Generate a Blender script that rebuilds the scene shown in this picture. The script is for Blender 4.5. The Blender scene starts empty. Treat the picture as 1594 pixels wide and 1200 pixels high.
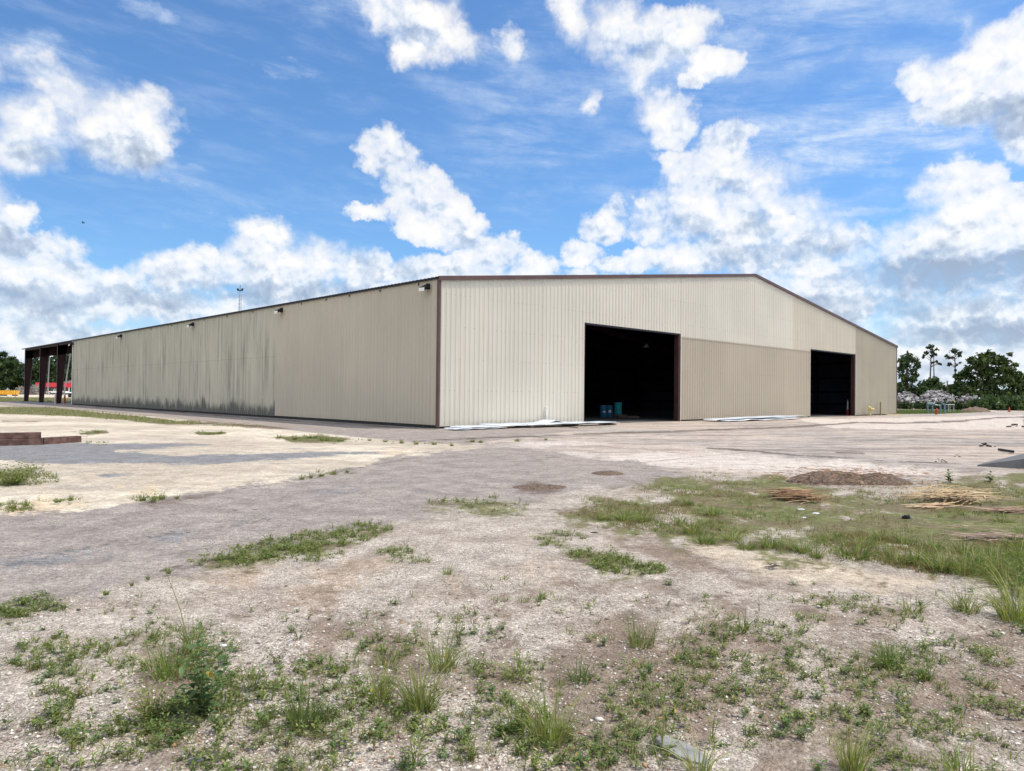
import bpy, bmesh, math, random
import numpy as np
from mathutils import Vector
R = math.radians
sc = bpy.context.scene
COL = sc.collection
rng = np.random.default_rng(11)
random.seed(11)

# ------------------------------------------------------------------ camera
F_PX, PITCH, ROLL, CAM_H = 1144.4, 0.012676, 0.010866, 1.65
cF = np.array([0, math.cos(PITCH), math.sin(PITCH)])
_U0 = np.cross(np.array([1., 0, 0]), cF)
cR = math.cos(ROLL) * np.array([1., 0, 0]) + math.sin(ROLL) * _U0
cU = np.cross(cR, cF)
cam = bpy.data.cameras.new('camera')
cam.sensor_width = 36; cam.lens = 36 * F_PX / 1594
cam.clip_start = 0.05; cam.clip_end = 12000
camo = bpy.data.objects.new('camera', cam); COL.objects.link(camo)
from mathutils import Matrix
m = Matrix(((cR[0], cU[0], -cF[0]), (cR[1], cU[1], -cF[1]), (cR[2], cU[2], -cF[2])))
camo.matrix_world = Matrix.Translation((0, 0, CAM_H)) @ m.to_4x4()
sc.camera = camo

def ray(px, py):
    return cF * F_PX + cR * (px - 797) + cU * (600 - py)
def G(px, py):
    """point of the flat ground under a direction"""
    d = ray(px, py); t = -CAM_H / d[2]
    return np.array([d[0] * t, d[1] * t, 0.0])
def AT(px, py, depth):
    d = ray(px, py); return np.array([0, 0, CAM_H]) + d * (depth / d[1])
def horizon(px):
    # py where ray z = 0
    return 600 + (cF[2] * F_PX + cR[2] * (px - 797)) / cU[2]

# ------------------------------------------------------------------ render / sun
sc.view_settings.view_transform = 'Standard'
sc.view_settings.look = 'None'
sc.view_settings.exposure = 0.0
sc.view_settings.gamma = 1.0
sc.view_settings.use_curve_mapping = False
BLD_ANG = math.pi / 2 - 0.8027           # direction of the gable wall in the world
SUN_EL = R(63)
SUN_AZ = BLD_ANG - R(37)                 # angle from +X, counter-clockwise
sdir = Vector((math.cos(SUN_EL) * math.cos(SUN_AZ), math.cos(SUN_EL) * math.sin(SUN_AZ), math.sin(SUN_EL)))
sun = bpy.data.lights.new('sun', 'SUN'); sun.energy = 4.0; sun.angle = R(0.5); sun.color = (1, .92, .80)
suno = bpy.data.objects.new('sun', sun); COL.objects.link(suno)
suno.rotation_euler = (-sdir).to_track_quat('-Z', 'Y').to_euler()

# ------------------------------------------------------------------ node helper
class NT:
    def __init__(s, tree): s.t = tree; s.n = tree.nodes; s.l = tree.links
    def node(s, ty, **k):
        n = s.n.new(ty)
        for a, b in k.items(): setattr(n, a, b)
        return n
    def put(s, sock, v):
        if v is None: return
        if isinstance(v, bpy.types.NodeSocket): s.l.new(v, sock)
        elif isinstance(v, (tuple, list)):
            if sock.type == 'RGBA' and len(v) == 3: v = (*v, 1)
            sock.default_value = v
        else: sock.default_value = v
    def m(s, op, a, b=None, c=None, clamp=False):
        n = s.node('ShaderNodeMath', operation=op, use_clamp=clamp)
        s.put(n.inputs[0], a); s.put(n.inputs[1], b); s.put(n.inputs[2], c)
        return n.outputs[0]
    def vm(s, op, a, b=None, c=None):
        n = s.node('ShaderNodeVectorMath', operation=op)
        s.put(n.inputs[0], a); s.put(n.inputs[1], b)
        if c is not None: s.put(n.inputs[2], c)
        return n.outputs['Value'] if op in ('DOT_PRODUCT', 'LENGTH') else n.outputs[0]
    def noise(s, vec, scale, detail=2, rough=.5, dist=0, out=0, lac=2):
        n = s.node('ShaderNodeTexNoise')
        s.put(n.inputs['Vector'], vec); n.inputs['Scale'].default_value = scale
        n.inputs['Detail'].default_value = detail; n.inputs['Roughness'].default_value = rough
        n.inputs['Distortion'].default_value = dist; n.inputs['Lacunarity'].default_value = lac
        return n.outputs[out]
    def voro(s, vec, scale, out='Distance', feature='F1', rnd=1):
        n = s.node('ShaderNodeTexVoronoi', feature=feature)
        s.put(n.inputs['Vector'], vec); n.inputs['Scale'].default_value = scale
        n.inputs['Randomness'].default_value = rnd
        return n.outputs[out]
    def mix(s, f, a, b, mode='MIX'):
        n = s.node('ShaderNodeMix', data_type='RGBA', blend_type=mode)
        s.put(n.inputs[0], f); s.put(n.inputs[6], a); s.put(n.inputs[7], b)
        return n.outputs[2]
    def mr(s, v, a, b, c=0., d=1., smooth=True):
        n = s.node('ShaderNodeMapRange', interpolation_type='SMOOTHSTEP' if smooth else 'LINEAR')
        s.put(n.inputs[0], v)
        for i, q in enumerate((a, b, c, d)): s.put(n.inputs[i + 1], q)
        return n.outputs[0]
    def sep(s, v):
        n = s.node('ShaderNodeSeparateXYZ'); s.put(n.inputs[0], v); return n.outputs
    def comb(s, x, y, z=0.):
        n = s.node('ShaderNodeCombineXYZ')
        for i, q in enumerate((x, y, z)): s.put(n.inputs[i], q)
        return n.outputs[0]

# ------------------------------------------------------------------ world: clear sky with cumulus and cirrus, added fill clouds behind the camera
def azel(px, py):
    d = ray(px, py); d = d / np.linalg.norm(d)
    return math.atan2(d[0], d[1]), math.asin(d[2])

CUM = [  # picture-measured cloud bodies: centre and radii
 (185,190,92,62),(235,225,50,48),(215,165,50,40),(120,150,85,30),(60,120,70,25),(40,235,62,45),(60,180,65,35),
 (5,365,52,42),(60,395,62,32),(100,430,55,28),(50,480,85,34),(180,440,40,26),(262,420,66,34),(330,420,55,38),(330,395,28,20),
 (405,368,48,32),(420,410,100,42),(505,405,60,40),(560,425,55,36),(600,420,30,22),(380,470,50,30),(470,455,120,40),
 (604,240,46,42),(598,214,24,16),(640,290,55,42),(692,325,50,40),(722,355,42,26),(572,332,30,14),(660,345,40,24),
 (770,400,46,34),(705,412,62,24),(832,415,34,20),(650,425,50,18),(740,440,120,30),
 (935,356,44,18),(955,335,24,15),(1022,350,42,34),(1005,325,16,12),(1100,280,70,46),(1060,268,34,28),(1170,300,72,50),(1128,235,38,36),(1068,330,70,42),(1125,215,18,14),
 (1215,335,66,42),(1255,385,90,48),(1012,405,52,22),(958,412,40,14),(1165,360,60,40),(1090,418,70,18),
 (1040,172,52,40),(1008,130,22,22),(1060,200,40,34),(924,160,16,18),
 (600,18,46,24),(655,30,60,34),(700,60,50,28),(640,75,28,24),(795,70,22,22),(885,25,28,34),(960,50,55,42),(1050,50,72,40),(1110,95,40,26),(1000,90,40,30),(1090,120,18,16),
 (1490,300,74,46),(1470,265,36,24),(1535,290,34,28),(1475,345,68,42),(1440,385,100,48),(1565,350,58,56),(1575,300,30,20),(1340,365,28,22),(1310,385,66,34),
 (1450,430,160,60),(1590,430,90,80),(1300,440,110,44),(1500,500,170,60),
 (1575,85,66,54),(1520,120,60,40),(1590,40,40,30),(1450,120,40,26),(1590,180,70,60),(1500,165,70,34),
 (30,520,160,34),(30,330,30,22),(420,352,36,20),(240,470,150,32),(1165,345,40,30),(1225,420,110,40),(900,395,40,20),(1395,420,120,50),(160,540,220,26),(620,470,160,40),(860,450,150,30),(1480,560,240,50),(1250,470,200,60),(40,440,90,40),(1130,400,120,40),
 (-120,300,120,90),(-100,480,160,60),(1760,250,140,110),(1760,450,170,90),(-250,80,160,60),(1830,60,120,80),
 (700,-140,200,60),(1300,-160,220,60),(150,-150,160,60)]
DARK = [ # grey undersides of the thick clouds
 (190,235,90,26,.55),(60,235,50,24,.5),(20,375,45,24,.6),(60,460,90,18,.5),(250,455,90,18,.5),(430,450,130,20,.55),(570,460,80,16,.5),(540,400,40,14,.35),
 (600,278,44,18,.6),(720,375,46,12,.5),(650,318,40,12,.35),(960,372,50,8,.5),(1120,355,110,20,.5),(1140,300,50,14,.3),(1060,185,34,14,.3),
 (1220,400,120,20,.45),(1440,440,160,30,.8),(1560,190,90,40,.85),(1580,420,70,26,.7),(1360,480,200,22,.7),(1470,350,70,14,.4),(1040,80,70,16,.3),(640,60,50,12,.3),(1500,520,160,18,.6),(1100,430,80,14,.4)]
SOFT = [ # thin veils
 (80,110,120,38,.55),(30,190,90,50,.55),(215,15,50,14,.5),(445,112,50,10,.55),(570,275,60,16,.25),(290,275,70,18,.45),(400,300,150,26,.25),
 (1350,215,260,44,.9),(1250,215,120,40,.5),(1480,190,140,60,.6),(1150,60,260,60,.55),(1330,30,160,50,.45),(820,150,130,70,.4),(880,220,200,40,.4),
 (1260,300,120,26,.45),(1340,325,70,8,.5),(880,320,110,20,.35),(770,110,110,50,.4),(1060,110,160,60,.5),(1400,150,180,40,.6),
 (740,240,60,22,.35),(1150,150,60,40,.4),(560,20,120,30,.4),(1440,70,120,40,.35),(360,350,110,12,.3)]
w = bpy.data.worlds.new('World'); sc.world = w; w.use_nodes = True
w.cycles.sampling_method = 'MANUAL'; w.cycles.sample_map_resolution = 256
nt = NT(w.node_tree); nt.n.clear()
tc = nt.node('ShaderNodeTexCoord').outputs['Generated']
x, y, z = nt.sep(tc)
az = nt.m('ARCTAN2', x, y); el = nt.m('ARCSINE', z)
P = nt.comb(az, el, 0.)
def ell(vec, px, py, rx, ry):
    a, e = azel(px, py)
    ra, re = rx / 1144 * math.cos(a) ** 1.6, ry / 1144 * math.cos(a)
    q = nt.vm('MULTIPLY_ADD', vec, (1 / ra, 1 / re, 0), (-a / ra, -e / re, 0))
    return nt.vm('DOT_PRODUCT', q, q)
warpA = nt.noise(tc, 8, 2, .5, out=1)
warpB = nt.noise(tc, 30, 4, .65, out=1)
wv = nt.vm('MULTIPLY_ADD', warpA, (.070, .05, 0), (-.035, -.025, 0))
wv = nt.vm('ADD', wv, nt.vm('MULTIPLY_ADD', warpB, (.050, .040, 0), (-.025, -.020, 0)))
PW = nt.vm('ADD', P, wv)
acc = None
for c in CUM:
    q = ell(PW, *c)
    if acc is None: acc = q; continue
    n = nt.node('ShaderNodeMath', operation='SMOOTH_MIN'); nt.put(n.inputs[0], acc); nt.put(n.inputs[1], q); n.inputs[2].default_value = .45
    acc = n.outputs[0]
B0 = nt.m('SUBTRACT', 1.0, nt.m('MINIMUM', acc, 2.6))
def detail(off):
    d = nt.vm('ADD', tc, (off[0], 0, off[1]))
    d = nt.vm('ADD', d, nt.vm('MULTIPLY_ADD', warpB, (.016, .01, .016), (-.008, -.005, -.008)))
    n1 = nt.noise(d, 12, 7, .60)
    v = nt.node('ShaderNodeTexVoronoi', feature='F1', voronoi_dimensions='2D')
    sx, sy, sz = nt.sep(d)
    nt.put(v.inputs['Vector'], nt.comb(sx, sz, 0.)); v.inputs['Scale'].default_value = 26
    v.inputs['Detail'].default_value = 2.; v.inputs['Roughness'].default_value = .65
    D = nt.m('MULTIPLY', nt.m('SUBTRACT', n1, .5), 3.0)
    return nt.m('MULTIPLY_ADD', nt.m('SUBTRACT', .45, v.outputs['Distance']), .38, D)
E0 = detail((0, 0)); E1 = detail((.008, .020))
D0 = nt.m('ADD', B0, E0)
dark = None
for c in DARK:
    q = nt.mr(ell(PW, *c[:4]), 1.6, 0., 0., c[4])
    dark = q if dark is None else nt.m('MAXIMUM', dark, q)
wsp = nt.m('MULTIPLY', nt.noise(tc, 3.3, 2, .5), nt.mr(el, .12, .30, .80, 1.))
alpha = nt.mr(D0, nt.mr(wsp, .4, .62, -.45, -.95), nt.mr(wsp, .4, .62, .25, 1.1))
alpha = nt.m('ADD', nt.m('MULTIPLY', alpha, .72), nt.mr(D0, -.1, 1.3, 0., .28))
E2 = detail((.0025, .0065))
diff = nt.m('ADD', nt.m('SUBTRACT', E0, E1), nt.m('MULTIPLY', nt.m('SUBTRACT', E0, E2), 1.1))
edge = nt.mr(D0, .1, 2.4, .16, -.16)
big = nt.noise(tc, 5, 3, .5)
lit = nt.m('MULTIPLY_ADD', diff, .60, .62)
lit = nt.m('ADD', lit, edge)
lit = nt.m('SUBTRACT', lit, nt.m('MULTIPLY', dark, .78))
lit = nt.m('ADD', lit, nt.m('MULTIPLY', nt.m('SUBTRACT', big, .5), .5))
low = nt.mr(el, .03, .20, 0., 1.)
lit = nt.m('ADD', lit, nt.m('MULTIPLY', nt.m('SUBTRACT', low, .7), .3), clamp=True)
ccol = nt.node('ShaderNodeValToRGB')
cr = ccol.color_ramp
cr.elements[0].position = 0; cr.elements[0].color = (.38, .46, .60, 1)
cr.elements[1].position = 1; cr.elements[1].color = (1.05, 1.03, 1.0, 1)
e = cr.elements.new(.38); e.color = (.60, .69, .82, 1)
e = cr.elements.new(.68); e.color = (.90, .94, 1.0, 1)
nt.l.new(lit, ccol.inputs[0])
# cirrus
acc = None
for (px, py, rx, ry, s) in SOFT:
    q = nt.mr(ell(nt.vm('ADD', P, wv), px, py, rx, ry), 1.9, .0, 0., s)
    acc = q if acc is None else nt.m('MAXIMUM', acc, q)
st = nt.comb(nt.m('MULTIPLY', nt.m('ADD', az, nt.m('MULTIPLY', el, .55)), 3.2), nt.m('MULTIPLY', nt.m('ADD', el, nt.m('MULTIPLY', az, .06)), 13.), 0.)
ci = nt.noise(st, 2.3, 7, .66, .25)
ci2 = nt.noise(tc, 24, 6, .66, .2)
cirr = nt.m('MULTIPLY', nt.mr(ci, .34, .74), nt.mr(ci2, .22, .66, .35, 1.))
thin = nt.m('MULTIPLY', nt.mr(ci, .45, .8), .22)
cirr = nt.m('MAXIMUM', nt.m('MULTIPLY', cirr, nt.m('MULTIPLY', acc, 1.6)), thin)
# pale bank low over the horizon
bank = nt.m('MULTIPLY', nt.mr(nt.m('ADD', el, nt.m('MULTIPLY', nt.m('SUBTRACT', big, .5), .10)), .15, .02), .5)
veil = nt.m('MAXIMUM', cirr, bank)
sky = nt.node('ShaderNodeTexSky', sky_type='NISHITA', sun_disc=False)
sky.sun_elevation = SUN_EL; sky.sun_rotation = math.pi / 2 - SUN_AZ
sky.altitude = 0; sky.air_density = 1.0; sky.dust_density = .6; sky.ozone_density = 1.5
skc = nt.mix(1.0, sky.outputs[0], (.70, 1.02, 1.31), 'MULTIPLY')
bg1 = nt.node('ShaderNodeBackground'); nt.l.new(skc, bg1.inputs[0]); bg1.inputs[1].default_value = .13
bg2 = nt.node('ShaderNodeBackground'); bg2.inputs[0].default_value = (.70, .82, 1.0, 1); bg2.inputs[1].default_value = 1.
bg3 = nt.node('ShaderNodeBackground'); nt.l.new(ccol.outputs[0], bg3.inputs[0]); nt.l.new(nt.mr(y, .05, -.35, 1.0, 2.1), bg3.inputs[1])  # clouds behind the camera boosted to brighten the shaded long wall
alpha = nt.m('MAXIMUM', alpha, nt.m('MULTIPLY', nt.mr(y, -.02, -.3), nt.mr(big, .36, .58)))  # unseen cloud cover added behind the camera as fill light
mx1 = nt.node('ShaderNodeMixShader'); nt.l.new(veil, mx1.inputs[0]); nt.l.new(bg1.outputs[0], mx1.inputs[1]); nt.l.new(bg2.outputs[0], mx1.inputs[2])
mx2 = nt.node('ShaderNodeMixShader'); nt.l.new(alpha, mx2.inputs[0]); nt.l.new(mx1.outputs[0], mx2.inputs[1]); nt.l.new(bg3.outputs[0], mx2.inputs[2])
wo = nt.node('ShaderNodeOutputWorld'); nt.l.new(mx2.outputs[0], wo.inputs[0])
#@@GEOMETRY
# ------------------------------------------------------------------ object helpers
def tag(o, label=None, cat=None, group=None, kind=None):
    if label: o['label'] = label
    if cat: o['category'] = cat
    if group: o['group'] = group
    if kind: o['kind'] = kind
    return o
def link(name, me, mat=None, parent=None, loc=None):
    o = bpy.data.objects.new(name, me); COL.objects.link(o)
    if mat and me is not None and not me.materials: me.materials.append(mat)
    if parent: o.parent = parent
    if loc is not None: o.location = loc
    return o
def empty(name, loc, rz=0.):
    o = bpy.data.objects.new(name, None); COL.objects.link(o)
    o.location = loc; o.rotation_euler = (0, 0, rz); o.empty_display_size = .3
    return o
def copy_tree(o, parent=None):
    c = o.copy(); COL.objects.link(c); c.parent = parent
    for ch in list(o.children): copy_tree(ch, c)
    return c
def mesh_np(name, V, faces, tint=None, smooth=False):
    """V (N,3); faces: list of int arrays (M,k)"""
    me = bpy.data.meshes.new(name)
    V = np.asarray(V, np.float32); me.vertices.add(len(V)); me.vertices.foreach_set('co', V.ravel())
    faces = [np.asarray(f, np.int32) for f in faces if len(f)]
    loops = np.concatenate([f.ravel() for f in faces])
    tot = np.concatenate([np.full(len(f), f.shape[1], np.int32) for f in faces])
    st = np.concatenate([[0], np.cumsum(tot)[:-1]]).astype(np.int32)
    me.loops.add(len(loops)); me.loops.foreach_set('vertex_index', loops)
    me.polygons.add(len(tot)); me.polygons.foreach_set('loop_start', st); me.polygons.foreach_set('loop_total', tot)
    if smooth: me.polygons.foreach_set('use_smooth', np.ones(len(tot), bool))
    me.update(calc_edges=True)
    if tint is not None:
        t = np.ones((len(V), 4), np.float32); t[:, :3] = tint
        a = me.color_attributes.new('tint', 'FLOAT_COLOR', 'POINT'); a.data.foreach_set('color', t.ravel())
    return me
class MB:
    """collects shapes that make ONE mesh"""
    def __init__(s): s.v = []; s.f = []
    def add(s, vs, fs):
        k = len(s.v); s.v += [tuple(map(float, v)) for v in vs]; s.f += [tuple(i + k for i in f) for f in fs]
    def box(s, x0, x1, y0, y1, z0, z1, fn=None):
        vs = [(x, y, z) for z in (z0, z1) for y in (y0, y1) for x in (x0, x1)]
        if fn: vs = [fn(*v) for v in vs]
        s.add(vs, [(0, 2, 3, 1), (4, 5, 7, 6), (0, 1, 5, 4), (2, 6, 7, 3), (0, 4, 6, 2), (1, 3, 7, 5)])
    def hexa(s, lo, hi):
        """lo, hi: 4 points each (counter-clockwise from above)"""
        s.add(list(lo) + list(hi), [(3, 2, 1, 0), (4, 5, 6, 7), (0, 1, 5, 4), (1, 2, 6, 5), (2, 3, 7, 6), (3, 0, 4, 7)])
    def tube(s, pts, rad, n=8, caps=True):
        pts = [Vector(p) for p in pts]
        if not isinstance(rad, (list, tuple)): rad = [rad] * len(pts)
        rings = []
        for i, p in enumerate(pts):
            a = pts[max(i - 1, 0)]; b = pts[min(i + 1, len(pts) - 1)]
            d = (b - a).normalized(); up = Vector((0, 0, 1)) if abs(d.z) < .9 else Vector((1, 0, 0))
            u = d.cross(up).normalized(); v = d.cross(u).normalized()
            rings.append([p + (u * math.cos(t) + v * math.sin(t)) * rad[i] for t in [2 * math.pi * k / n for k in range(n)]])
        vs = [q for r in rings for q in r]; fs = []
        for i in range(len(pts) - 1):
            for k in range(n):
                a = i * n + k; b = i * n + (k + 1) % n
                fs.append((a, a + n, b + n, b))
        if caps: fs.append(tuple(range(n))); fs.append(tuple(range(len(vs) - 1, len(vs) - n - 1, -1)))
        s.add(vs, fs)
    def lathe(s, prof, n=16, c=(0, 0, 0)):
        vs = [(c[0] + r * math.cos(2 * math.pi * k / n), c[1] + r * math.sin(2 * math.pi * k / n), c[2] + z) for r, z in prof for k in range(n)]
        fs = [(i * n + k, i * n + (k + 1) % n, (i + 1) * n + (k + 1) % n, (i + 1) * n + k) for i in range(len(prof) - 1) for k in range(n)]
        fs.append(tuple(range(n - 1, -1, -1))); b = (len(prof) - 1) * n; fs.append(tuple(range(b, b + n)))
        s.add(vs, fs)
    def build(s, name, mat, parent=None, loc=None, bevel=0, smooth=False):
        me = bpy.data.meshes.new(name); me.from_pydata(s.v, [], s.f); me.update()
        bm = bmesh.new(); bm.from_mesh(me)
        if bevel: bmesh.ops.bevel(bm, geom=bm.edges[:], offset=bevel, segments=2, affect='EDGES', profile=.6)
        bmesh.ops.recalc_face_normals(bm, faces=bm.faces[:]); bm.to_mesh(me); bm.free()
        if smooth:
            me.polygons.foreach_set('use_smooth', [True] * len(me.polygons))
            me.set_sharp_from_angle(angle=R(40))
        return link(name, me, mat, parent, loc)

# ------------------------------------------------------------------ materials
def material(name):
    mt = bpy.data.materials.new(name); mt.use_nodes = True
    n = NT(mt.node_tree); b = n.n['Principled BSDF']
    return mt, n, b
def plain(name, col, rough=.6, metal=0., var=.12, scale=3., bump=0., spec=.3):
    mt, n, b = material(name)
    co = n.node('ShaderNodeTexCoord').outputs['Object']
    a = n.noise(co, scale, 5, .6)
    c = n.mix(n.mr(a, .3, .7), tuple(q * (1 - var) for q in col), tuple(min(q * (1 + var), 1) for q in col))
    n.put(b.inputs['Base Color'], c); b.inputs['Roughness'].default_value = rough
    b.inputs['Metallic'].default_value = metal; b.inputs['Specular IOR Level'].default_value = spec
    if bump:
        bp = n.node('ShaderNodeBump'); bp.inputs['Strength'].default_value = bump; bp.inputs['Distance'].default_value = .02
        n.l.new(n.noise(co, scale * 6, 4, .6), bp.inputs['Height']); n.l.new(bp.outputs[0], b.inputs['Normal'])
    return mt
def wallpaint(name, col, dirt=0., screws=True, axis=0, rust=0.):
    """factory-painted ribbed steel; coordinates are the building's own metres"""
    mt, n, b = material(name)
    co = n.node('ShaderNodeTexCoord').outputs['Object']
    s = n.sep(co); u = s[axis]; zz = s[2]
    big = n.noise(co, .23, 3, .5)
    st = n.noise(n.comb(n.m('MULTIPLY', u, 2.6), 0., n.m('MULTIPLY', zz, .10)), 1., 4, .6)
    c = n.mix(n.mr(big, .3, .7), tuple(q * .95 for q in col), tuple(q * 1.04 for q in col))
    sheet = n.noise(n.comb(n.m('FLOOR', n.m('DIVIDE', u, .915)), 0., 0.), 3.7, 0)
    c = n.mix(n.mr(sheet, .35, .65, 0., .10), c, tuple(q * .72 for q in col))
    c = n.mix(n.mr(st, .45, .75, 0., .16), c, tuple(q * .62 for q in col))
    if screws:
        fu = n.m('ABSOLUTE', n.m('SUBTRACT', n.m('FRACT', n.m('DIVIDE', n.m('ADD', u, .04), .305)), .5))
        fz = n.m('ABSOLUTE', n.m('SUBTRACT', n.m('FRACT', n.m('DIVIDE', n.m('ADD', zz, .5), 1.55)), .5))
        dot = n.m('MULTIPLY', n.mr(fu, .07, .02), n.mr(fz, .018, .008))
        wh = n.mr(n.noise(n.comb(n.m('FLOOR', n.m('DIVIDE', u, .305)), n.m('FLOOR', n.m('DIVIDE', zz, 1.55)), 0.), 7.3, 0), .45, .5)
        c = n.mix(n.m('MULTIPLY', n.m('MULTIPLY', dot, wh), .75), c, (.16, .13, .11))
    if rust:
        r1 = n.noise(n.comb(n.m('MULTIPLY', u, 1.2), 0., n.m('MULTIPLY', zz, .12)), 1., 3, .6)
        c = n.mix(n.mr(r1, .60, .74, 0., rust), c, (.50, .33, .20))
    if dirt:
        a1 = n.noise(n.comb(n.m('MULTIPLY', u, 3.4), 0., n.m('MULTIPLY', zz, .16)), 1., 6, .68)
        a2 = n.noise(n.comb(n.m('MULTIPLY', u, .55), 0., n.m('MULTIPLY', zz, .22)), 1., 3, .55)
        a3 = n.noise(n.comb(n.m('MULTIPLY', u, 9.), 0., n.m('MULTIPLY', zz, .12)), 1., 2, .5)
        k = n.m('MULTIPLY', n.mr(a1, .40, .72), n.mr(a2, .36, .62, .35, 1.))
        c = n.mix(n.m('MULTIPLY', k, dirt), c, (.115, .115, .10))
        c = n.mix(n.m('MULTIPLY', n.mr(a3, .60, .72), .38 * dirt), c, (.70, .69, .62))
        h = n.m('SUBTRACT', n.m('MULTIPLY_ADD', n.noise(n.comb(n.m('MULTIPLY', u, .8), 0., n.m('MULTIPLY', zz, .3)), 1., 5, .65), 2.3, -.34), zz)
        h = n.m('ADD', h, n.m('MULTIPLY', n.m('SUBTRACT', n.noise(n.comb(n.m('MULTIPLY', u, 7.), 0., zz), 1.3, 3, .6), .5), 1.1))
        c = n.mix(n.mr(h, -.35, .45, 0., .85), c, (.05, .05, .048))
        ln = n.mr(n.m('ABSOLUTE', n.m('SUBTRACT', zz, n.m('MULTIPLY_ADD', a2, .06, 3.9))), .05, .0, 0., .18)
        c = n.mix(ln, c, (.1, .1, .09))
    else:
        h = n.m('SUBTRACT', n.m('MULTIPLY', n.noise(n.comb(n.m('MULTIPLY', u, 1.4), 0., n.m('MULTIPLY', zz, .6)), 1., 4, .6), .9), zz)
        c = n.mix(n.mr(h, .05, .6, 0., .22), c, (.22, .18, .14))
    n.put(b.inputs['Base Color'], c)
    b.inputs['Roughness'].default_value = .48; b.inputs['Specular IOR Level'].default_value = .35
    return mt
def leafmat(name, trans=.3, rough=.6, mul=1.):
    mt, n, b = material(name)
    a = n.node('ShaderNodeAttribute', attribute_name='tint').outputs['Color']
    oi = n.node('ShaderNodeObjectInfo').outputs['Random']
    c = n.mix(1., a, n.mix(oi, (.88 * mul, .92 * mul, .85 * mul), (1.12 * mul, 1.08 * mul, 1.1 * mul)), 'MULTIPLY')
    d = n.node('ShaderNodeBsdfDiffuse'); t = n.node('ShaderNodeBsdfTranslucent'); g = n.node('ShaderNodeBsdfGlossy')
    g.inputs['Roughness'].default_value = .5; g.inputs['Color'].default_value = (.5, .5, .5, 1)
    n.put(d.inputs[0], c); n.put(t.inputs[0], n.mix(1., c, (1.3, 1.25, .7), 'MULTIPLY'))
    m1 = n.node('ShaderNodeMixShader'); m1.inputs[0].default_value = trans
    n.l.new(d.outputs[0], m1.inputs[1]); n.l.new(t.outputs[0], m1.inputs[2])
    m2 = n.node('ShaderNodeMixShader'); m2.inputs[0].default_value = .04
    n.l.new(m1.outputs[0], m2.inputs[1]); n.l.new(g.outputs[0], m2.inputs[2])
    n.l.new(m2.outputs[0], n.n['Material Output'].inputs['Surface'])
    return mt
M = dict(
 cream=wallpaint('cream_panel', (.615, .575, .485), rust=.12),
 cream2=wallpaint('cream_panel_right', (.56, .51, .41), rust=.30),
 tan=wallpaint('tan_panel', (.43, .37, .285)),
 tan2=wallpaint('tan_panel_right', (.395, .355, .27)),
 side=wallpaint('side_panel_new', (.44, .392, .308), axis=1, screws=False),
 old=wallpaint('side_panel_weathered', (.46, .427, .335), axis=1, dirt=.74, screws=False),
 brown=plain('brown_trim', (.105, .060, .055), .45, var=.15, scale=.8),
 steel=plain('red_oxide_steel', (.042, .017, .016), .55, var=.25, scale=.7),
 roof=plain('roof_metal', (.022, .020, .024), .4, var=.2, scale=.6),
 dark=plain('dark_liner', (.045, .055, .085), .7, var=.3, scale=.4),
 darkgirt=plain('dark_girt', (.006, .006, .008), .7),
 slab=plain('interior_slab', (.10, .10, .10), .8, scale=.5),
 base=plain('foundation', (.035, .034, .032), .9, scale=1.5),  # darkened to paint in the shadow gap below the cladding
 white=plain('white_paint', (.72, .72, .70), .5),
 black=plain('black_plastic', (.012, .012, .013), .5),
 lens=plain('lamp_lens', (.72, .68, .62), .25),
 sheet=plain('pale_sheet_metal', (.60, .62, .64), .45, var=.06, scale=1.),
 wood=plain('grey_wood', (.22, .18, .14), .85, var=.35, scale=6, bump=.5),
 tie=plain('brown_timber', (.130, .074, .060), .9, var=.45, scale=5, bump=.8),
 bluedrum=plain('dark_blue_drum', (.03, .13, .24), .4),
 teal=plain('teal_drum', (.06, .62, .70), .4),
 paper=plain('white_label', (.8, .8, .8), .6),
 yellow=plain('pale_yellow_paint', (.60, .50, .22), .5, var=.2),
 orangeyel=plain('orange_yellow_paint', (.80, .42, .04), .5, var=.12, scale=2),
 red=plain('red_paint', (.62, .045, .06), .5, var=.1),
 rust=plain('rust_red_paint', (.30, .075, .03), .6, var=.3, scale=8),
 bluegrey=plain('blue_grey_pipe', (.14, .20, .24), .5),
 pole=plain('grey_pole', (.22, .22, .21), .85, var=.2, scale=3),
 galv=plain('galvanised', (.42, .43, .44), .5, var=.15, scale=3),
 glass=plain('dark_glass', (.02, .03, .035), .08, spec=.8),
 concrete=plain('grey_concrete', (.13, .13, .13), .85, var=.16, scale=2.5, bump=.3),
 stone=plain('green_grey_stone', (.255, .255, .235), .85, var=.22, scale=14, bump=.5),
 plastic=plain('white_litter', (.75, .76, .78), .4),
 bark=plain('pine_bark', (.17, .12, .10), .95, var=.3, scale=2),
 dkbark=plain('dark_bark', (.065, .052, .042), .95, var=.3, scale=2),
 tyre=plain('tyre_rubber', (.015, .015, .015), .9),
 mulchm=plain('mulch', (.17, .12, .088), .95, var=.6, scale=26, bump=1.),
)
M['leaf'] = leafmat('foliage'); M['grass'] = leafmat('grass_blades', .35); M['straw'] = leafmat('dry_straw', .1)

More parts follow.
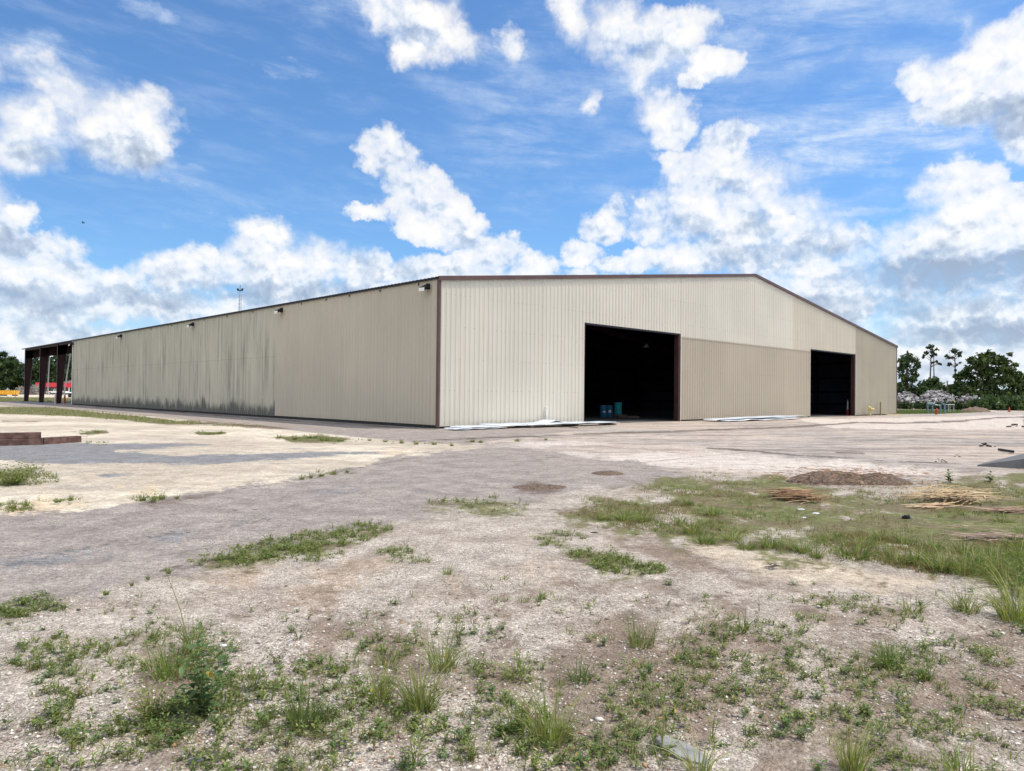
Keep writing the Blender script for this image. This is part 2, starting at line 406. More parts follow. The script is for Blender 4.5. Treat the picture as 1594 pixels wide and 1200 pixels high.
# ------------------------------------------------------------------ warehouse
W, L1, LE, H, HR = 61.28, 65.75, 91.68, 7.24, 11.09
BC = (-3.525, 34.98, 0)
bld = empty('metal_warehouse', BC, BLD_ANG)
tag(bld, 'huge cream metal warehouse with brown trim, two dark doorways and an open far bay', 'warehouse')
def topz(x): return H + (HR - H) * (1 - abs(x - W / 2) / (W / 2))
RIB = .305
PROF = [(0, 0), (.050, 0), (.054, .004), (.070, .004), (.074, 0), (.120, 0), (.142, .040), (.180, .040), (.202, 0), (.246, 0), (.250, .004), (.266, .004), (.270, 0)]
def panel(name, u0, u1, zb, zt, mat, axis=0, at=0., sgn=-1, label=None, prof=PROF, xform=None):
    """ribbed cladding; axis 0: along x at y=at; axis 1: along y at x=at; ribs stand out by sgn"""
    us = []
    k = math.floor(u0 / RIB)
    while k * RIB < u1:
        for a, h in prof:
            u = k * RIB + a
            if u0 < u < u1: us.append((u, h))
        k += 1
    us = [(u0, 0)] + us + [(u1, 0)]
    if axis == 0 and u0 < W / 2 < u1 and callable(zt): us = sorted(us + [(W / 2, 0.0)])
    V = []
    for u, h in us:
        t = zt(u) if callable(zt) else zt
        p = (u, at + sgn * h) if axis == 0 else (at + sgn * h, u)
        V += [(p[0], p[1], zb), (p[0], p[1], t)]
    n = len(us)
    F = [(2 * i, 2 * i + 2, 2 * i + 3, 2 * i + 1) for i in range(n - 1)]
    o = link(name, mesh_np(name, V, [np.array(F)]), mat, bld)
    if label: o['label'] = label
    return o
D1, D2, D3, D4, DZ = 10.63, 20.58, 40.45, 50.33, 5.87
ZB = .10
gt = lambda x: topz(x) - .12
panel('wall_panel', 0, D1, ZB, gt, M['cream'], label='pale cream ribbed cladding left of the first doorway')
panel('wall_panel', D1, D2, DZ, gt, M['cream'], label='pale cream cladding above the first doorway')
panel('wall_panel', D2, 37.2, 5.66, gt, M['cream'], label='pale upper cladding under the ridge')
panel('wall_panel', 37.2, D3, 5.66, gt, M['cream2'], label='slightly yellower upper cladding beside the second doorway')
panel('wall_panel', D3, D4, DZ, gt, M['cream2'], label='yellowish cladding above the second doorway')
panel('wall_panel', D2 + .02, D3, ZB, 5.68, M['tan'], at=.012, label='tan infill cladding between the two doorways')
panel('wall_panel', D4, W, ZB, gt, M['tan2'], at=.004, label='tan cladding on the right end of the gable')
panel('wall_panel', 0, 16.72, .16, H - .05, M['side'], axis=1, at=0, label='clean newer cladding of the long side near the corner')
panel('wall_panel', 16.72, L1, .13, H - .05, M['old'], axis=1, at=.01, label='weathered mildewed cladding of the long side')
panel('wall_panel', 0, L1, .1, H - .05, M['tan2'], axis=1, at=W, sgn=1)
panel('wall_panel', 0, W, .1, gt, M['side'], axis=0, at=L1, sgn=1)
# liner faces seen from inside
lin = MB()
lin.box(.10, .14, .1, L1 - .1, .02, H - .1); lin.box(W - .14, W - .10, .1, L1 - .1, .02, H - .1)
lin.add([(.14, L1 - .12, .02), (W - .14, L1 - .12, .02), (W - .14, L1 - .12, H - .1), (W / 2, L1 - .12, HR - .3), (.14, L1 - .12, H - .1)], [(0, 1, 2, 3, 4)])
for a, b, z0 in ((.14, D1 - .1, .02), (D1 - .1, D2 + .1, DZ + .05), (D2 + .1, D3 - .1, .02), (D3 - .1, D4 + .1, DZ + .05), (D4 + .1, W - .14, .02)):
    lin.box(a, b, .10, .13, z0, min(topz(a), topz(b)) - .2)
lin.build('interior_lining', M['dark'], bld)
# foundation strip, a little recessed; its dark colour paints the shadow gap
fb = MB()
fb.box(.05, .12, .0, L1, -.1, .2); fb.box(.05, D1, .04, .12, -.1, .14); fb.box(D2, D3, .05, .12, -.1, .14); fb.box(D4, W, .05, .12, -.1, .14); fb.box(W - .12, W - .05, 0, L1, -.1, .2)
fb.build('foundation', M['base'], bld)
fs = MB(); fs.box(.12, W - .12, .14, L1 - .14, -.1, .015); fs.build('interior_floor', M['slab'], bld)
# roof: ribbed slopes
def roofslope(x0, x1, z0, z1, name):
    y0, y1 = -.10, LE + .1; ys = []
    k = 0
    while y0 + k * RIB < y1:
        for a, h in [(0, 0), (.10, 0), (.125, .038), (.18, .038), (.205, 0)]:
            ys.append((y0 + k * RIB + a, h))
        k += 1
    ys = [q for q in ys if q[0] < y1] + [(y1, 0)]
    V = []; n = len(ys)
    for y, h in ys: V += [(x0, y, z0 + h), (x1, y, z1 + h), (x0, y, z0 - .035), (x1, y, z1 - .035)]
    F = []
    for i in range(n - 1):
        a = 4 * i; b = a + 4
        F += [(a, a + 1, b + 1, b), (a + 2, b + 2, b + 3, a + 3), (a, b, b + 2, a + 2), (a + 1, a + 3, b + 3, b + 1)]
    link(name, mesh_np(name, V, [np.array(F)]), M['roof'], bld)
sl = (HR - H) / (W / 2)
roofslope(-.17, W / 2, H - .17 * sl - .02, HR - .02, 'roof_slope')
roofslope(W + .17, W / 2, H - .17 * sl - .02, HR - .02, 'roof_slope')
# trims
def slopebox(x0, x1, y0, y1, dz0, dz1):
    mb = MB()
    f = lambda x, d: topz(x) + d
    mb.hexa([(x0, y0, f(x0, dz0)), (x1, y0, f(x1, dz0)), (x1, y1, f(x1, dz0)), (x0, y1, f(x0, dz0))],
            [(x0, y0, f(x0, dz1)), (x1, y0, f(x1, dz1)), (x1, y1, f(x1, dz1)), (x0, y1, f(x0, dz1))])
    return mb
slopebox(-.10, W / 2, -.13, -.05, -.165, .035).build('rake_trim', M['brown'], bld)
slopebox(W / 2, W + .10, -.13, -.05, -.165, .035).build('rake_trim', M['brown'], bld)
ct = MB(); ct.box(-.05, .075, -.058, -.046, .06, H - .15); ct.box(-.058, -.046, -.046, .08, .06, H - .15); ct.build('corner_trim', M['brown'], bld)
ct = MB(); ct.box(W - .08, W + .05, -.058, -.046, .06, H - .15); ct.box(W + .046, W + .058, -.046, .14, .06, H - .15); ct.build('corner_trim', M['brown'], bld)
ct = MB(); ct.box(-.058, -.046, L1 - .16, L1 + .05, .05, H - .1); ct.build('corner_trim', M['white'], bld)['label'] = 'pale corner trim beside the open bay'
et = MB(); et.box(-.13, -.05, 0, LE, H - .11, H - .06); et.build('eave_trim', M['roof'], bld)
bt = MB(); bt.box(D2 + .02, D3, -.026, -.020, 5.62, 5.70); bt.build('flashing', M['tan'], bld)
# doorways: reveals and headers
for a, b in ((D1, D2), (D3, D4)):
    d = empty('doorway', (0, 0, 0)); d.parent = bld
    jm = MB(); jm.box(b - .22, b - .002, .004, .34, 0, DZ - .001); jm.build('jamb', M['steel'], d)
    jm = MB(); jm.box(a + .002, a + .10, .004, .30, 0, DZ - .001); jm.build('jamb', M['brown'], d)
    jm = MB(); jm.box(a + .10, b - .30, .006, .25, DZ - .10, DZ - .001); jm.build('header', M['black'], d)
    for u0, u1 in ((a - .06, a - .001), (b + .001, b + .06)):
        tr = MB(); tr.box(u0, u1, -.036, .0, .05, DZ + .05); tr.build('door_trim', M['cream'], d)
# frames: tapered columns and rafters, outside under the open bay and inside
def column_mesh(side):
    mb = MB(); s = 1 if side == 0 else -1; X = .10 if side == 0 else W - .10
    w0, w1, t, fl = .42, 1.0, .012, .13
    zt = H - .22
    mb.hexa([(X, -t, 0), (X + s * w0, -t, 0), (X + s * w0, t, 0), (X, t, 0)], [(X, -t, zt), (X + s * w1, -t, zt), (X + s * w1, t, zt), (X, t, zt)])
    mb.hexa([(X - s * .02, -fl, 0), (X, -fl, 0), (X, fl, 0), (X - s * .02, fl, 0)], [(X - s * .02, -fl, zt), (X, -fl, zt), (X, fl, zt), (X - s * .02, fl, zt)])
    mb.hexa([(X + s * w0, -fl, 0), (X + s * (w0 + .02), -fl, 0), (X + s * (w0 + .02), fl, 0), (X + s * w0, fl, 0)],
            [(X + s * w1, -fl, zt - 1.), (X + s * (w1 + .02), -fl, zt - 1.), (X + s * (w1 + .02), fl, zt - 1.), (X + s * w1, fl, zt - 1.)])
    mb.box(min(X - s * .05, X + s * .5), max(X - s * .05, X + s * .5), -.18, .18, 0, .03)
    return mb
def rafter_mesh():
    mb = MB(); t, fl = .012, .12
    P = [(.12, .22, 1.40), (1.4, .20, 1.35), (10, .20, .75), (W / 2, .22, 1.05)]
    P = P + [(W - p[0], p[1], p[2]) for p in P[::-1][1:]]
    for a, b in zip(P[:-1], P[1:]):
        za, zb_ = topz(a[0]) - a[1], topz(b[0]) - b[1]
        ya, yb = topz(a[0]) - a[2], topz(b[0]) - b[2]
        mb.hexa([(a[0], -t, ya), (b[0], -t, yb), (b[0], t, yb), (a[0], t, ya)], [(a[0], -t, za), (b[0], -t, zb_), (b[0], t, zb_), (a[0], t, za)])
        mb.hexa([(a[0], -fl, ya - .02), (b[0], -fl, yb - .02), (b[0], fl, yb - .02), (a[0], fl, ya - .02)], [(a[0], -fl, ya), (b[0], -fl, yb), (b[0], fl, yb), (a[0], fl, ya)])
        mb.hexa([(a[0], -fl, za), (b[0], -fl, zb_), (b[0], fl, zb_), (a[0], fl, za)], [(a[0], -fl, za + .02), (b[0], -fl, zb_ + .02), (b[0], fl, zb_ + .02), (a[0], fl, za + .02)])
    return mb
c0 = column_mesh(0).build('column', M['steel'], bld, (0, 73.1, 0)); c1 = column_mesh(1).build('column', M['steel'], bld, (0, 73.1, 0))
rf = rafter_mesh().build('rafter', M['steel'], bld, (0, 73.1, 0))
for yy in (82.0, 90.8, 8.2, 16.4, 24.6, 32.8, 41, 49.2, 57.4):
    for src in (c0, c1, rf):
        o = src.copy(); COL.objects.link(o); o.parent = bld; o.location = (0, yy, 0)
pu = MB(); pu.box(.2, .32, L1 + .2, LE - .1, H - .28, H - .06)
pu.build('eave_strut', M['steel'], bld)
px_ = 1.7
proto = None
while px_ < W:
    if abs(px_ - W / 2) > .5:
        z = topz(px_)
        mb = MB(); mb.box(-.04, .04, .2, LE - .2, -.20, -.06)
        if proto is None: proto = mb.build('purlin', M['steel'], bld, (px_, 0, z))
        else:
            o = proto.copy(); COL.objects.link(o); o.parent = bld; o.location = (px_, 0, z)
    px_ += 1.75
gi = None
for z in (1.0, 2.35, 3.9, 5.5, 6.7):
    for X in (.24, W - .24):
        if gi is None:
            mb = MB(); mb.box(-.09, .09, .3, L1 - .3, -.09, .09); gi = mb.build('girt', M['darkgirt'], bld, (X, 0, z))
        else: o = gi.copy(); COL.objects.link(o); o.parent = bld; o.location = (X, 0, z)
# wall flood lights along the eave of the long side
def floodlight(y, z=6.86):
    e = empty('floodlight', (-.02, y, z)); e.parent = bld
    a = MB()
    f = lambda x, yy, zz: (x, yy, zz + .55 * (x + .10))     # tilts down and outwards
    a.box(-.42, -.12, -.20, .20, -.07, .09, f)
    a.build('housing', M['black'], e, bevel=.012)
    b_ = MB(); b_.box(-.445, -.423, -.20, .20, -.09, .07, f); b_.build('lens', M['lens'], e)
    c = MB(); c.box(-.12, -.0, -.09, .09, -.16, .12); c.build('bracket', M['black'], e)
    return e
fl0 = floodlight(.78)
for yy in (15.86, 30.46, 48.3, 65.5):
    copy_tree(fl0, bld).location = (-.02, yy, 6.86)
hk = MB(); hk.box(-.09, -.03, -.02, .02, -.03, .03); hk.box(-.09, -.07, -.02, .02, -.09, -.03)
h0 = hk.build('hook', M['black'], bld, (0, 1.55, H - .20))
for yy in (4.9, 7.9, 10.4, 13.3, 20, 24.2, 28.3, 35, 40):
    o = h0.copy(); COL.objects.link(o); o.parent = bld; o.location = (0, yy, H - .20)
def B(x, y, z=0.):
    """building coordinates to world"""
    c, s = math.cos(BLD_ANG), math.sin(BLD_ANG)
    return (BC[0] + c * x - s * y, BC[1] + s * x + c * y, z)
# white vent pipe at the foot of the gable, left of the first doorway
vp = MB(); vp.tube([(0, 0, .02), (0, 0, .95)], .055, 12); vp.lathe([(.075, .93), (.075, 1.0), (.03, 1.03)], 12)
v = vp.build('vent_pipe', M['white'], bld, (7.41, -.13, 0)); 
# ------------------------------------------------------------------ ground sheet with surface zones
def vnoise(x, y, seed=0):
    xi = np.floor(x).astype(np.int64); yi = np.floor(y).astype(np.int64); fx = x - xi; fy = y - yi
    fx = fx * fx * (3 - 2 * fx); fy = fy * fy * (3 - 2 * fy)
    def h(a, b):
        n = (a * 374761393 + b * 668265263 + seed * 1442695041) & 0xffffffff
        n = ((n ^ (n >> 13)) * 1274126177) & 0xffffffff
        return ((n ^ (n >> 16)) & 0xffff) / 65535.
    return (h(xi, yi) * (1 - fx) + h(xi + 1, yi) * fx) * (1 - fy) + (h(xi, yi + 1) * (1 - fx) + h(xi + 1, yi + 1) * fx) * fy
def fbm(x, y, o=4, seed=0, rough=.5):
    a = 1.; s = 0.; t = 0.
    for i in range(o):
        s = s + a * vnoise(x * 2 ** i + 17.3 * i, y * 2 ** i - 9.1 * i, seed + i); t += a; a *= rough
    return s / t
def sdf(poly, X, Y):
    """signed distance, positive inside"""
    P = np.array(poly, float); n = len(P); d = np.full(X.shape, 1e18); ins = np.zeros(X.shape, bool)
    for i in range(n):
        ax, ay = P[i]; bx, by = P[(i + 1) % n]; ex, ey = bx - ax, by - ay
        t = np.clip(((X - ax) * ex + (Y - ay) * ey) / (ex * ex + ey * ey + 1e-9), 0, 1)
        d = np.minimum(d, (X - ax - t * ex) ** 2 + (Y - ay - t * ey) ** 2)
        c = ((ay > Y) != (by > Y)) & (X < (bx - ax) * (Y - ay) / (by - ay + 1e-12) + ax)
        ins ^= c
    d = np.sqrt(d); return np.where(ins, d, -d)
def gz(x, y):
    """small relief of the ground"""
    r = np.hypot(x, y)
    k = np.clip((30 - r) / 22, 0, 1)
    return ((fbm(x * .55, y * .55, 3, 5) - .5) * .07 + (fbm(x * 3, y * 3, 3, 8) - .5) * .018) * k - .012 * k
# angles (from +Y, clockwise) and radii
fine = np.arange(R(-37), R(37), 2.6 / 1144)
coarse = np.concatenate([np.linspace(R(37), R(90), 60), np.linspace(R(90), R(270), 50)[1:-1], np.linspace(R(270), R(323), 60)])
TH = np.concatenate([fine, coarse]); nT = len(TH)
dy = np.concatenate([[.35, .7, 1.1, 1.6], np.arange(2.2, 60, 1.05), np.arange(60, 240, 2.1), np.arange(240, 640, 3.2)])
RR = CAM_H * 1144.4 / dy
RR = np.sort(np.concatenate([RR, [.4, .8, 1.3, 1.8, 2.3, 2.7, 9000.]])); nR = len(RR)
TT, RG = np.meshgrid(TH, RR)
GX = RG * np.sin(TT); GY = RG * np.cos(TT)
cz = np.maximum(GY, .2)
u_ = GX * cR[0] + GY * cR[1] - CAM_H * cR[2]; v_ = GX * cU[0] + GY * cU[1] - CAM_H * cU[2]; w_ = np.maximum(GX * cF[0] + GY * cF[1] - CAM_H * cF[2], .3)
PX = 797 + F_PX * u_ / w_; PY = 600 - F_PX * v_ / w_
front = GY > .3
nz2 = fbm(GX / 1.3, GY / 1.3, 4, 21, .6) - .5
hz = 600 + (cF[2] * F_PX + cR[2] * (PX - 797)) / cU[2]
depthpx = np.clip(PY - hz, .3, 400)
LD = np.log(depthpx)
nz = fbm(PX / 55, LD * 9, 6, 3, .62) - .5
def zone(poly, soft=6., amp=1., grow=0.):
    s = sdf(poly, PX, PY * 1.0)
    sc_ = np.clip(depthpx / 110., .05, 1.5)           # softer nearer, crisper far away
    v = (s + grow * sc_) / (soft * sc_) + nz * 2.4 * amp + nz2 * 1.0 * amp
    return np.where(front, np.clip(v * .5 + .5, 0, 1), 0)
Z = {}
asphalt_poly = [(-2600, 900), (-400, 838), (0, 813), (120, 796), (215, 786), (260, 776), (320, 768), (400, 755), (470, 742), (540, 730), (600, 718), (650, 706), (700, 699), (765, 697), (850, 708), (940, 721), (1060, 734),
                (1070, 742), (950, 756), (850, 766), (760, 782), (660, 800), (600, 814), (520, 830), (450, 843), (380, 860), (300, 882), (250, 893), (200, 910), (130, 925), (60, 940), (0, 965), (-400, 1120), (-2600, 1900)]
strip_poly = [(-900, 588), (0, 622.5), (113, 629.5), (683, 666.5), (909, 658), (960, 664), (860, 675), (760, 686), (640, 688), (500, 674.5), (380, 662), (260, 650), (130, 639), (0, 630.5), (-900, 604)]
Z['asphalt'] = np.maximum(zone(asphalt_poly, 13, 1.0, 3) , zone(strip_poly, 4, .4))
Z['lime'] = zone([(-2600, 628), (0, 632), (130, 640), (260, 651), (380, 664), (500, 676), (640, 690), (760, 692), (760, 698), (650, 707), (540, 731), (470, 743), (400, 756), (320, 769), (215, 787), (120, 797), (0, 815), (-400, 842), (-2600, 905)], 7, .4, 3)
Z['concrete'] = zone([(700, 672), (684, 667), (909, 658), (1060, 654), (1395, 645.5), (1530, 640.5), (1600, 638.5), (2600, 632), (3500, 760), (2300, 730), (1750, 715), (1594, 728), (1550, 735), (1500, 746), (1420, 752), (1330, 752), (1240, 743), (1060, 734), (940, 722), (850, 709), (765, 697), (700, 692), (640, 688), (760, 683)], 9, .8)
Z['bluegravel'] = np.maximum(zone([(-300, 692), (0, 694), (60, 690), (150, 690), (260, 690), (330, 692), (230, 699), (180, 702), (260, 708), (420, 705), (560, 702), (590, 705), (480, 713), (350, 720), (200, 720), (100, 722), (0, 717), (-300, 716)], 5, .9),
                             zone([(150, 738), (200, 734), (220, 738), (170, 742)], 4, 1.) * .7)
Z['bluegravel'] = np.maximum.reduce([Z['bluegravel'], zone([(-100, 885), (60, 858), (200, 832), (330, 814), (420, 800), (430, 806), (330, 826), (200, 846), (60, 876), (-100, 905)], 9, 1.8) * .62, zone([(440, 775), (560, 750), (700, 735), (800, 738), (700, 748), (560, 765)], 9, 1.9) * .5])
Z['soil'] = np.maximum.reduce([zone([(940, 828), (1010, 822), (1090, 834), (1180, 852), (1220, 870), (1250, 915), (1150, 900), (1040, 880), (960, 850)], 24, 1.1),
     zone([(1180, 775), (1260, 770), (1400, 785), (1480, 800), (1594, 800), (1594, 850), (1500, 850), (1380, 835), (1260, 825), (1190, 800)], 20, 1.2) * .9,
     zone([(780, 980), (1000, 950), (1160, 980), (1220, 1060), (1160, 1160), (900, 1160), (760, 1060)], 60, 1.5) * .95,
     zone([(1150, 900), (1700, 900), (2300, 1300), (900, 1500), (1000, 1250), (1250, 1000)], 70, 1.6) * .6,
     zone([(440, 970), (900, 960), (920, 1120), (480, 1120)], 60, 1.6) * .8,
     zone([(200, 975), (360, 990), (380, 1130), (180, 1150)], 50, 1.4) * .8])
Z['mulch'] = np.maximum.reduce([zone([(800, 757), (830, 751), (870, 755), (885, 760), (850, 763), (810, 762)], 5, .8), zone([(925, 737), (950, 734), (965, 737), (945, 740)], 4, .6),
     zone([(1240, 742), (1290, 730), (1380, 745), (1410, 753), (1330, 758), (1260, 756)], 5, .7),
     zone([(270, 655), (400, 661), (470, 668), (420, 669), (300, 660)], 2.5, .8) * .8, zone([(215, 785), (330, 768), (335, 771), (240, 785)], 6, .8) * .8])
belt = [(880, 800), (930, 782), (1000, 762), (1075, 740), (1180, 742), (1250, 750), (1330, 760), (1420, 758), (1500, 750), (1550, 740), (1594, 732), (1800, 715), (2600, 700), (3600, 1100), (1800, 1010), (1620, 950), (1560, 900), (1460, 892), (1380, 876), (1290, 868), (1180, 848), (1090, 832), (1000, 822), (930, 815)]
Z['grass'] = np.maximum.reduce([zone(belt, 22, 1.9),
     zone([(310, 880), (380, 860), (450, 845), (520, 832), (600, 815), (610, 825), (560, 850), (500, 866), (420, 872), (330, 884)], 10, 1.1) * .8,
     zone([(-200, 716), (0, 728), (50, 730), (66, 742), (30, 752), (0, 758), (-200, 770)], 8, .6),
     zone([(665, 790), (770, 776), (830, 795), (770, 802), (680, 800)], 8, 1.) * .8,
     zone([(840, 830), (880, 838), (960, 870), (1000, 890), (940, 895), (860, 850)], 10, 1.1) * .8,
     zone([(-900, 618), (0, 632.5), (80, 634), (160, 642), (260, 652), (330, 661), (260, 662), (200, 654), (110, 648), (0, 645), (-900, 640)], 3.2, 1.1) * .95,
     zone([(0, 653), (60, 654), (90, 656), (50, 659), (0, 659)], 3, .9) * .6,
     zone([(300, 672), (350, 671), (356, 676), (310, 678)], 3, .6), zone([(430, 680), (500, 676), (555, 685), (520, 690), (450, 689)], 4, .6),
     zone([(130, 671), (165, 669), (170, 674), (135, 677)], 3, .6),
     zone([(250, 650), (330, 656), (460, 664), (440, 667), (330, 662)], 3, 1.3) * .7])
dist = np.hypot(GX, GY)
# mown grass behind: left field beyond the building, right field, everything outside the yard
lfar = zone([(-2500, 600), (0, 617.5), (140, 620), (140, 632), (113, 629), (0, 625.5), (-2500, 595)], 2.5, .2)
rfar = zone([(1392, 637.5), (1500, 637.8), (1535, 638.6), (1530, 641.5), (1470, 644), (1396, 644.5)], 2, .15)
back = np.clip((dist - 118) / 8, 0, 1) * np.where(PX > 700, np.clip((640.5 - PY) * 2 + (depthpx < 12), 0, 1), 1)
outside = np.where(front, 0, 1) * .75
Z['grass'] = np.maximum.reduce([Z['grass'], lfar, rfar, outside * (.4 + fbm(GX / 3, GY / 3, 4, 2)), np.where(front, np.clip((120 < dist) * 1. * ((PX < 300)), 0, 1) * 0, 0)])
road = np.maximum.reduce([zone([(-2500, 560), (0, 613.3), (140, 614.6), (140, 620), (0, 617.5), (-2500, 600)], 1.5, .1), zone([(1380, 636), (2600, 628), (2600, 633), (1600, 638.5), (1530, 639.5), (1500, 637.5), (1392, 637.2)], 1.2, .1)])
Z['lime'] = np.maximum(Z['lime'] * (1 - lfar), road)
for k in ('asphalt', 'concrete'): Z[k] = Z[k] * (1 - np.clip(np.maximum(lfar, rfar) * 1.3, 0, 1))
Z['grass'] = np.where((depthpx < 9) & (road < .4), np.clip(Z['grass'] + 1, 0, 1), Z['grass'])
for k in ('soil', 'mulch', 'bluegravel'): Z[k] = Z[k] * (depthpx > 14)
sand = zone([(1060, 838), (1120, 842), (1180, 853), (1290, 871), (1380, 888), (1465, 896), (1450, 914), (1350, 914), (1250, 905), (1170, 885), (1110, 868)], 14, .8)
pale = zone([(560, 850), (760, 805), (900, 830), (1000, 900), (1180, 980), (1500, 1080), (1400, 1100), (1000, 960), (700, 940)], 60, 1.2) * .8
Z['sand'] = np.maximum(sand, pale * .55); Z['ochre'] = np.maximum.reduce([zone([(330, 880), (620, 850), (600, 930), (450, 960), (300, 940)], 50, 1.3) * .45, zone([(60, 775), (250, 755), (240, 775), (100, 798), (0, 805)], 14, 1.3) * .9, zone([(560, 700), (760, 690), (700, 705), (600, 712)], 10, 1.2) * .6])
Z['soil'] *= (1 - sand)
dirt_poly = [(1150, 790), (1200, 772), (1300, 772), (1400, 782), (1500, 795), (1640, 800), (1640, 845), (1500, 845), (1380, 838), (1280, 828), (1180, 818)]
Z['dirt'] = np.maximum.reduce([zone(dirt_poly, 26, 1.7) * .95, zone([(1030, 760), (1100, 752), (1130, 770), (1060, 780)], 12, 1.5) * .7, zone([(1400, 757), (1594, 745), (1594, 790), (1420, 785)], 20, 2.2) * .5])
Z['bright'] = np.maximum.reduce([zone([(870, 706), (1000, 702), (1150, 706), (1300, 715), (1420, 724), (1500, 738), (1420, 750), (1330, 750), (1240, 741), (1060, 732), (950, 720)], 12, 1.4), zone([(1240, 652), (1594, 645), (1594, 670), (1300, 668)], 6, 1.5) * .8, zone([(700, 690), (900, 684), (1000, 690), (850, 697)], 6, 1.4) * .8])
def line(pts, w_):
    d = np.full(PX.shape, 1e9)
    for (ax, ay), (bx, by) in zip(pts[:-1], pts[1:]):
        t = np.clip(((PX - ax) * (bx - ax) + (PY - ay) * (by - ay)) / ((bx - ax) ** 2 + (by - ay) ** 2), 0, 1)
        d = np.minimum(d, np.hypot(PX - ax - t * (bx - ax), (PY - ay - t * (by - ay)) + nz * 3))
    return np.where(front, np.clip(1.15 - d / w_ + nz2 * 1.2, 0, 1), 0)
Z['joint'] = np.maximum.reduce([line([(640, 688), (700, 684), (860, 677), (1060, 671), (1165, 667), (1240, 664), (1330, 658), (1400, 659), (1500, 655), (1560, 650), (1700, 647)], 2.0),
  line([(1100, 697), (1150, 700), (1250, 709), (1400, 717), (1520, 724), (1700, 735)], 1.8), line([(1300, 703), (1345, 705)], 1.6), line([(1360, 685), (1420, 686), (1560, 690)], 1.2) * .7,
  line([(320, 769), (400, 756), (470, 743), (560, 727), (640, 713)], 1.8) * .7, line([(0, 882), (80, 862), (200, 838), (310, 822), (420, 806)], 5) * .45, line([(420, 775), (560, 748), (690, 735)], 4) * .3,
  line([(150, 632), (400, 651), (683, 669)], 1.6) * .8, line([(1000, 683), (1180, 690), (1400, 697), (1594, 706)], 1.6) * .5, line([(250, 885), (300, 878), (380, 862)], 4) * .7, line([(850, 709), (940, 722), (1060, 735)], 2.) * .6])
V = np.stack([GX, GY, gz(GX, GY)], -1).reshape(-1, 3)
idx = np.arange(nT * nR).reshape(nR, nT)
nx = np.roll(idx, -1, axis=1)
F = np.stack([idx[:-1], idx[1:], nx[1:], nx[:-1]], -1).reshape(-1, 4)[:, ::-1]
V = np.concatenate([V, [[0, 0, 0]]]); c_ = len(V) - 1
T = np.stack([np.full(nT, c_), idx[0], nx[0]], -1)[:, ::-1]
gme = mesh_np('ground', V, [F, T], smooth=True)
def attr(nm, a, b, c, d):
    t = np.zeros((len(V), 4), np.float32)
    for i, q in enumerate((a, b, c, d)):
        if q is not None: t[:-1, i] = Z[q].reshape(-1)
    at = gme.color_attributes.new(nm, 'FLOAT_COLOR', 'POINT'); at.data.foreach_set('color', t.ravel())
attr('zone_a', 'asphalt', 'lime', 'concrete', 'bluegravel'); attr('zone_b', 'soil', 'mulch', 'grass', 'sand'); attr('zone_c', 'ochre', 'joint', 'dirt', 'bright')
mt, n, b = material('ground')
geo = n.node('ShaderNodeNewGeometry').outputs['Position']
def at_(nm):
    q = n.node('ShaderNodeAttribute', attribute_name=nm)
    s = n.node('ShaderNodeSeparateColor'); n.l.new(q.outputs['Color'], s.inputs[0]); return s.outputs[0], s.outputs[1], s.outputs[2], q.outputs['Alpha']
A1, A2, A3, A4 = at_('zone_a'); B1_, B2_, B3_, B4_ = at_('zone_b'); C1_, C2_, C3_, C4_ = at_('zone_c')
nf = n.noise(geo, 9., 5, .65); nm_ = n.noise(geo, 1.1, 5, .6); nl = n.noise(geo, .16, 4, .55); nfine = n.noise(geo, 55., 3, .6)
def thr(a, k=1.2, lo=.42, hi=.60):
    return n.mr(n.m('ADD', n.m('MULTIPLY', n.m('SUBTRACT', nm_, .5), k * .9), n.m('ADD', a, n.m('MULTIPLY', n.m('SUBTRACT', nf, .5), k))), lo, hi)
# pebbles: three sizes of cells
def cells(scale):
    v = n.node('ShaderNodeTexVoronoi', feature='F1'); n.l.new(geo, v.inputs['Vector']); v.inputs['Scale'].default_value = scale
    s = n.node('ShaderNodeSeparateColor'); n.l.new(v.outputs['Color'], s.inputs[0])
    return v.outputs['Distance'], s.outputs[0], s.outputs[1]
d1, r1, g1 = cells(46.); d2, r2, g2 = cells(95.)
grav = n.node('ShaderNodeValToRGB'); cr = grav.color_ramp; cr.interpolation = 'LINEAR'
for p_, c_ in ((0, (.09, .07, .055)), (.28, (.18, .143, .115)), (.6, (.285, .237, .195)), (.85, (.40, .345, .29)), (1, (.68, .62, .54))):
    if p_ in (0, 1): e = cr.elements[p_]
    else: e = cr.elements.new(p_)
    e.color = (*c_, 1)
n.l.new(n.m('MULTIPLY_ADD', r2, .5, n.m('MULTIPLY', r1, .5)), grav.inputs[0])
gravel = n.mix(n.mr(nm_, .35, .7, 0., .45), grav.outputs[0], (.27, .205, .155))
gravel = n.mix(n.mr(nl, .4, .65, 0., .3), gravel, (.38, .325, .275))
gravel = n.mix(n.m('MULTIPLY', n.mr(n.m('MULTIPLY_ADD', nf, .4, C1_), .45, .8), n.mr(r1, .2, .9, .3, .9)), gravel, (.44, .30, .18))
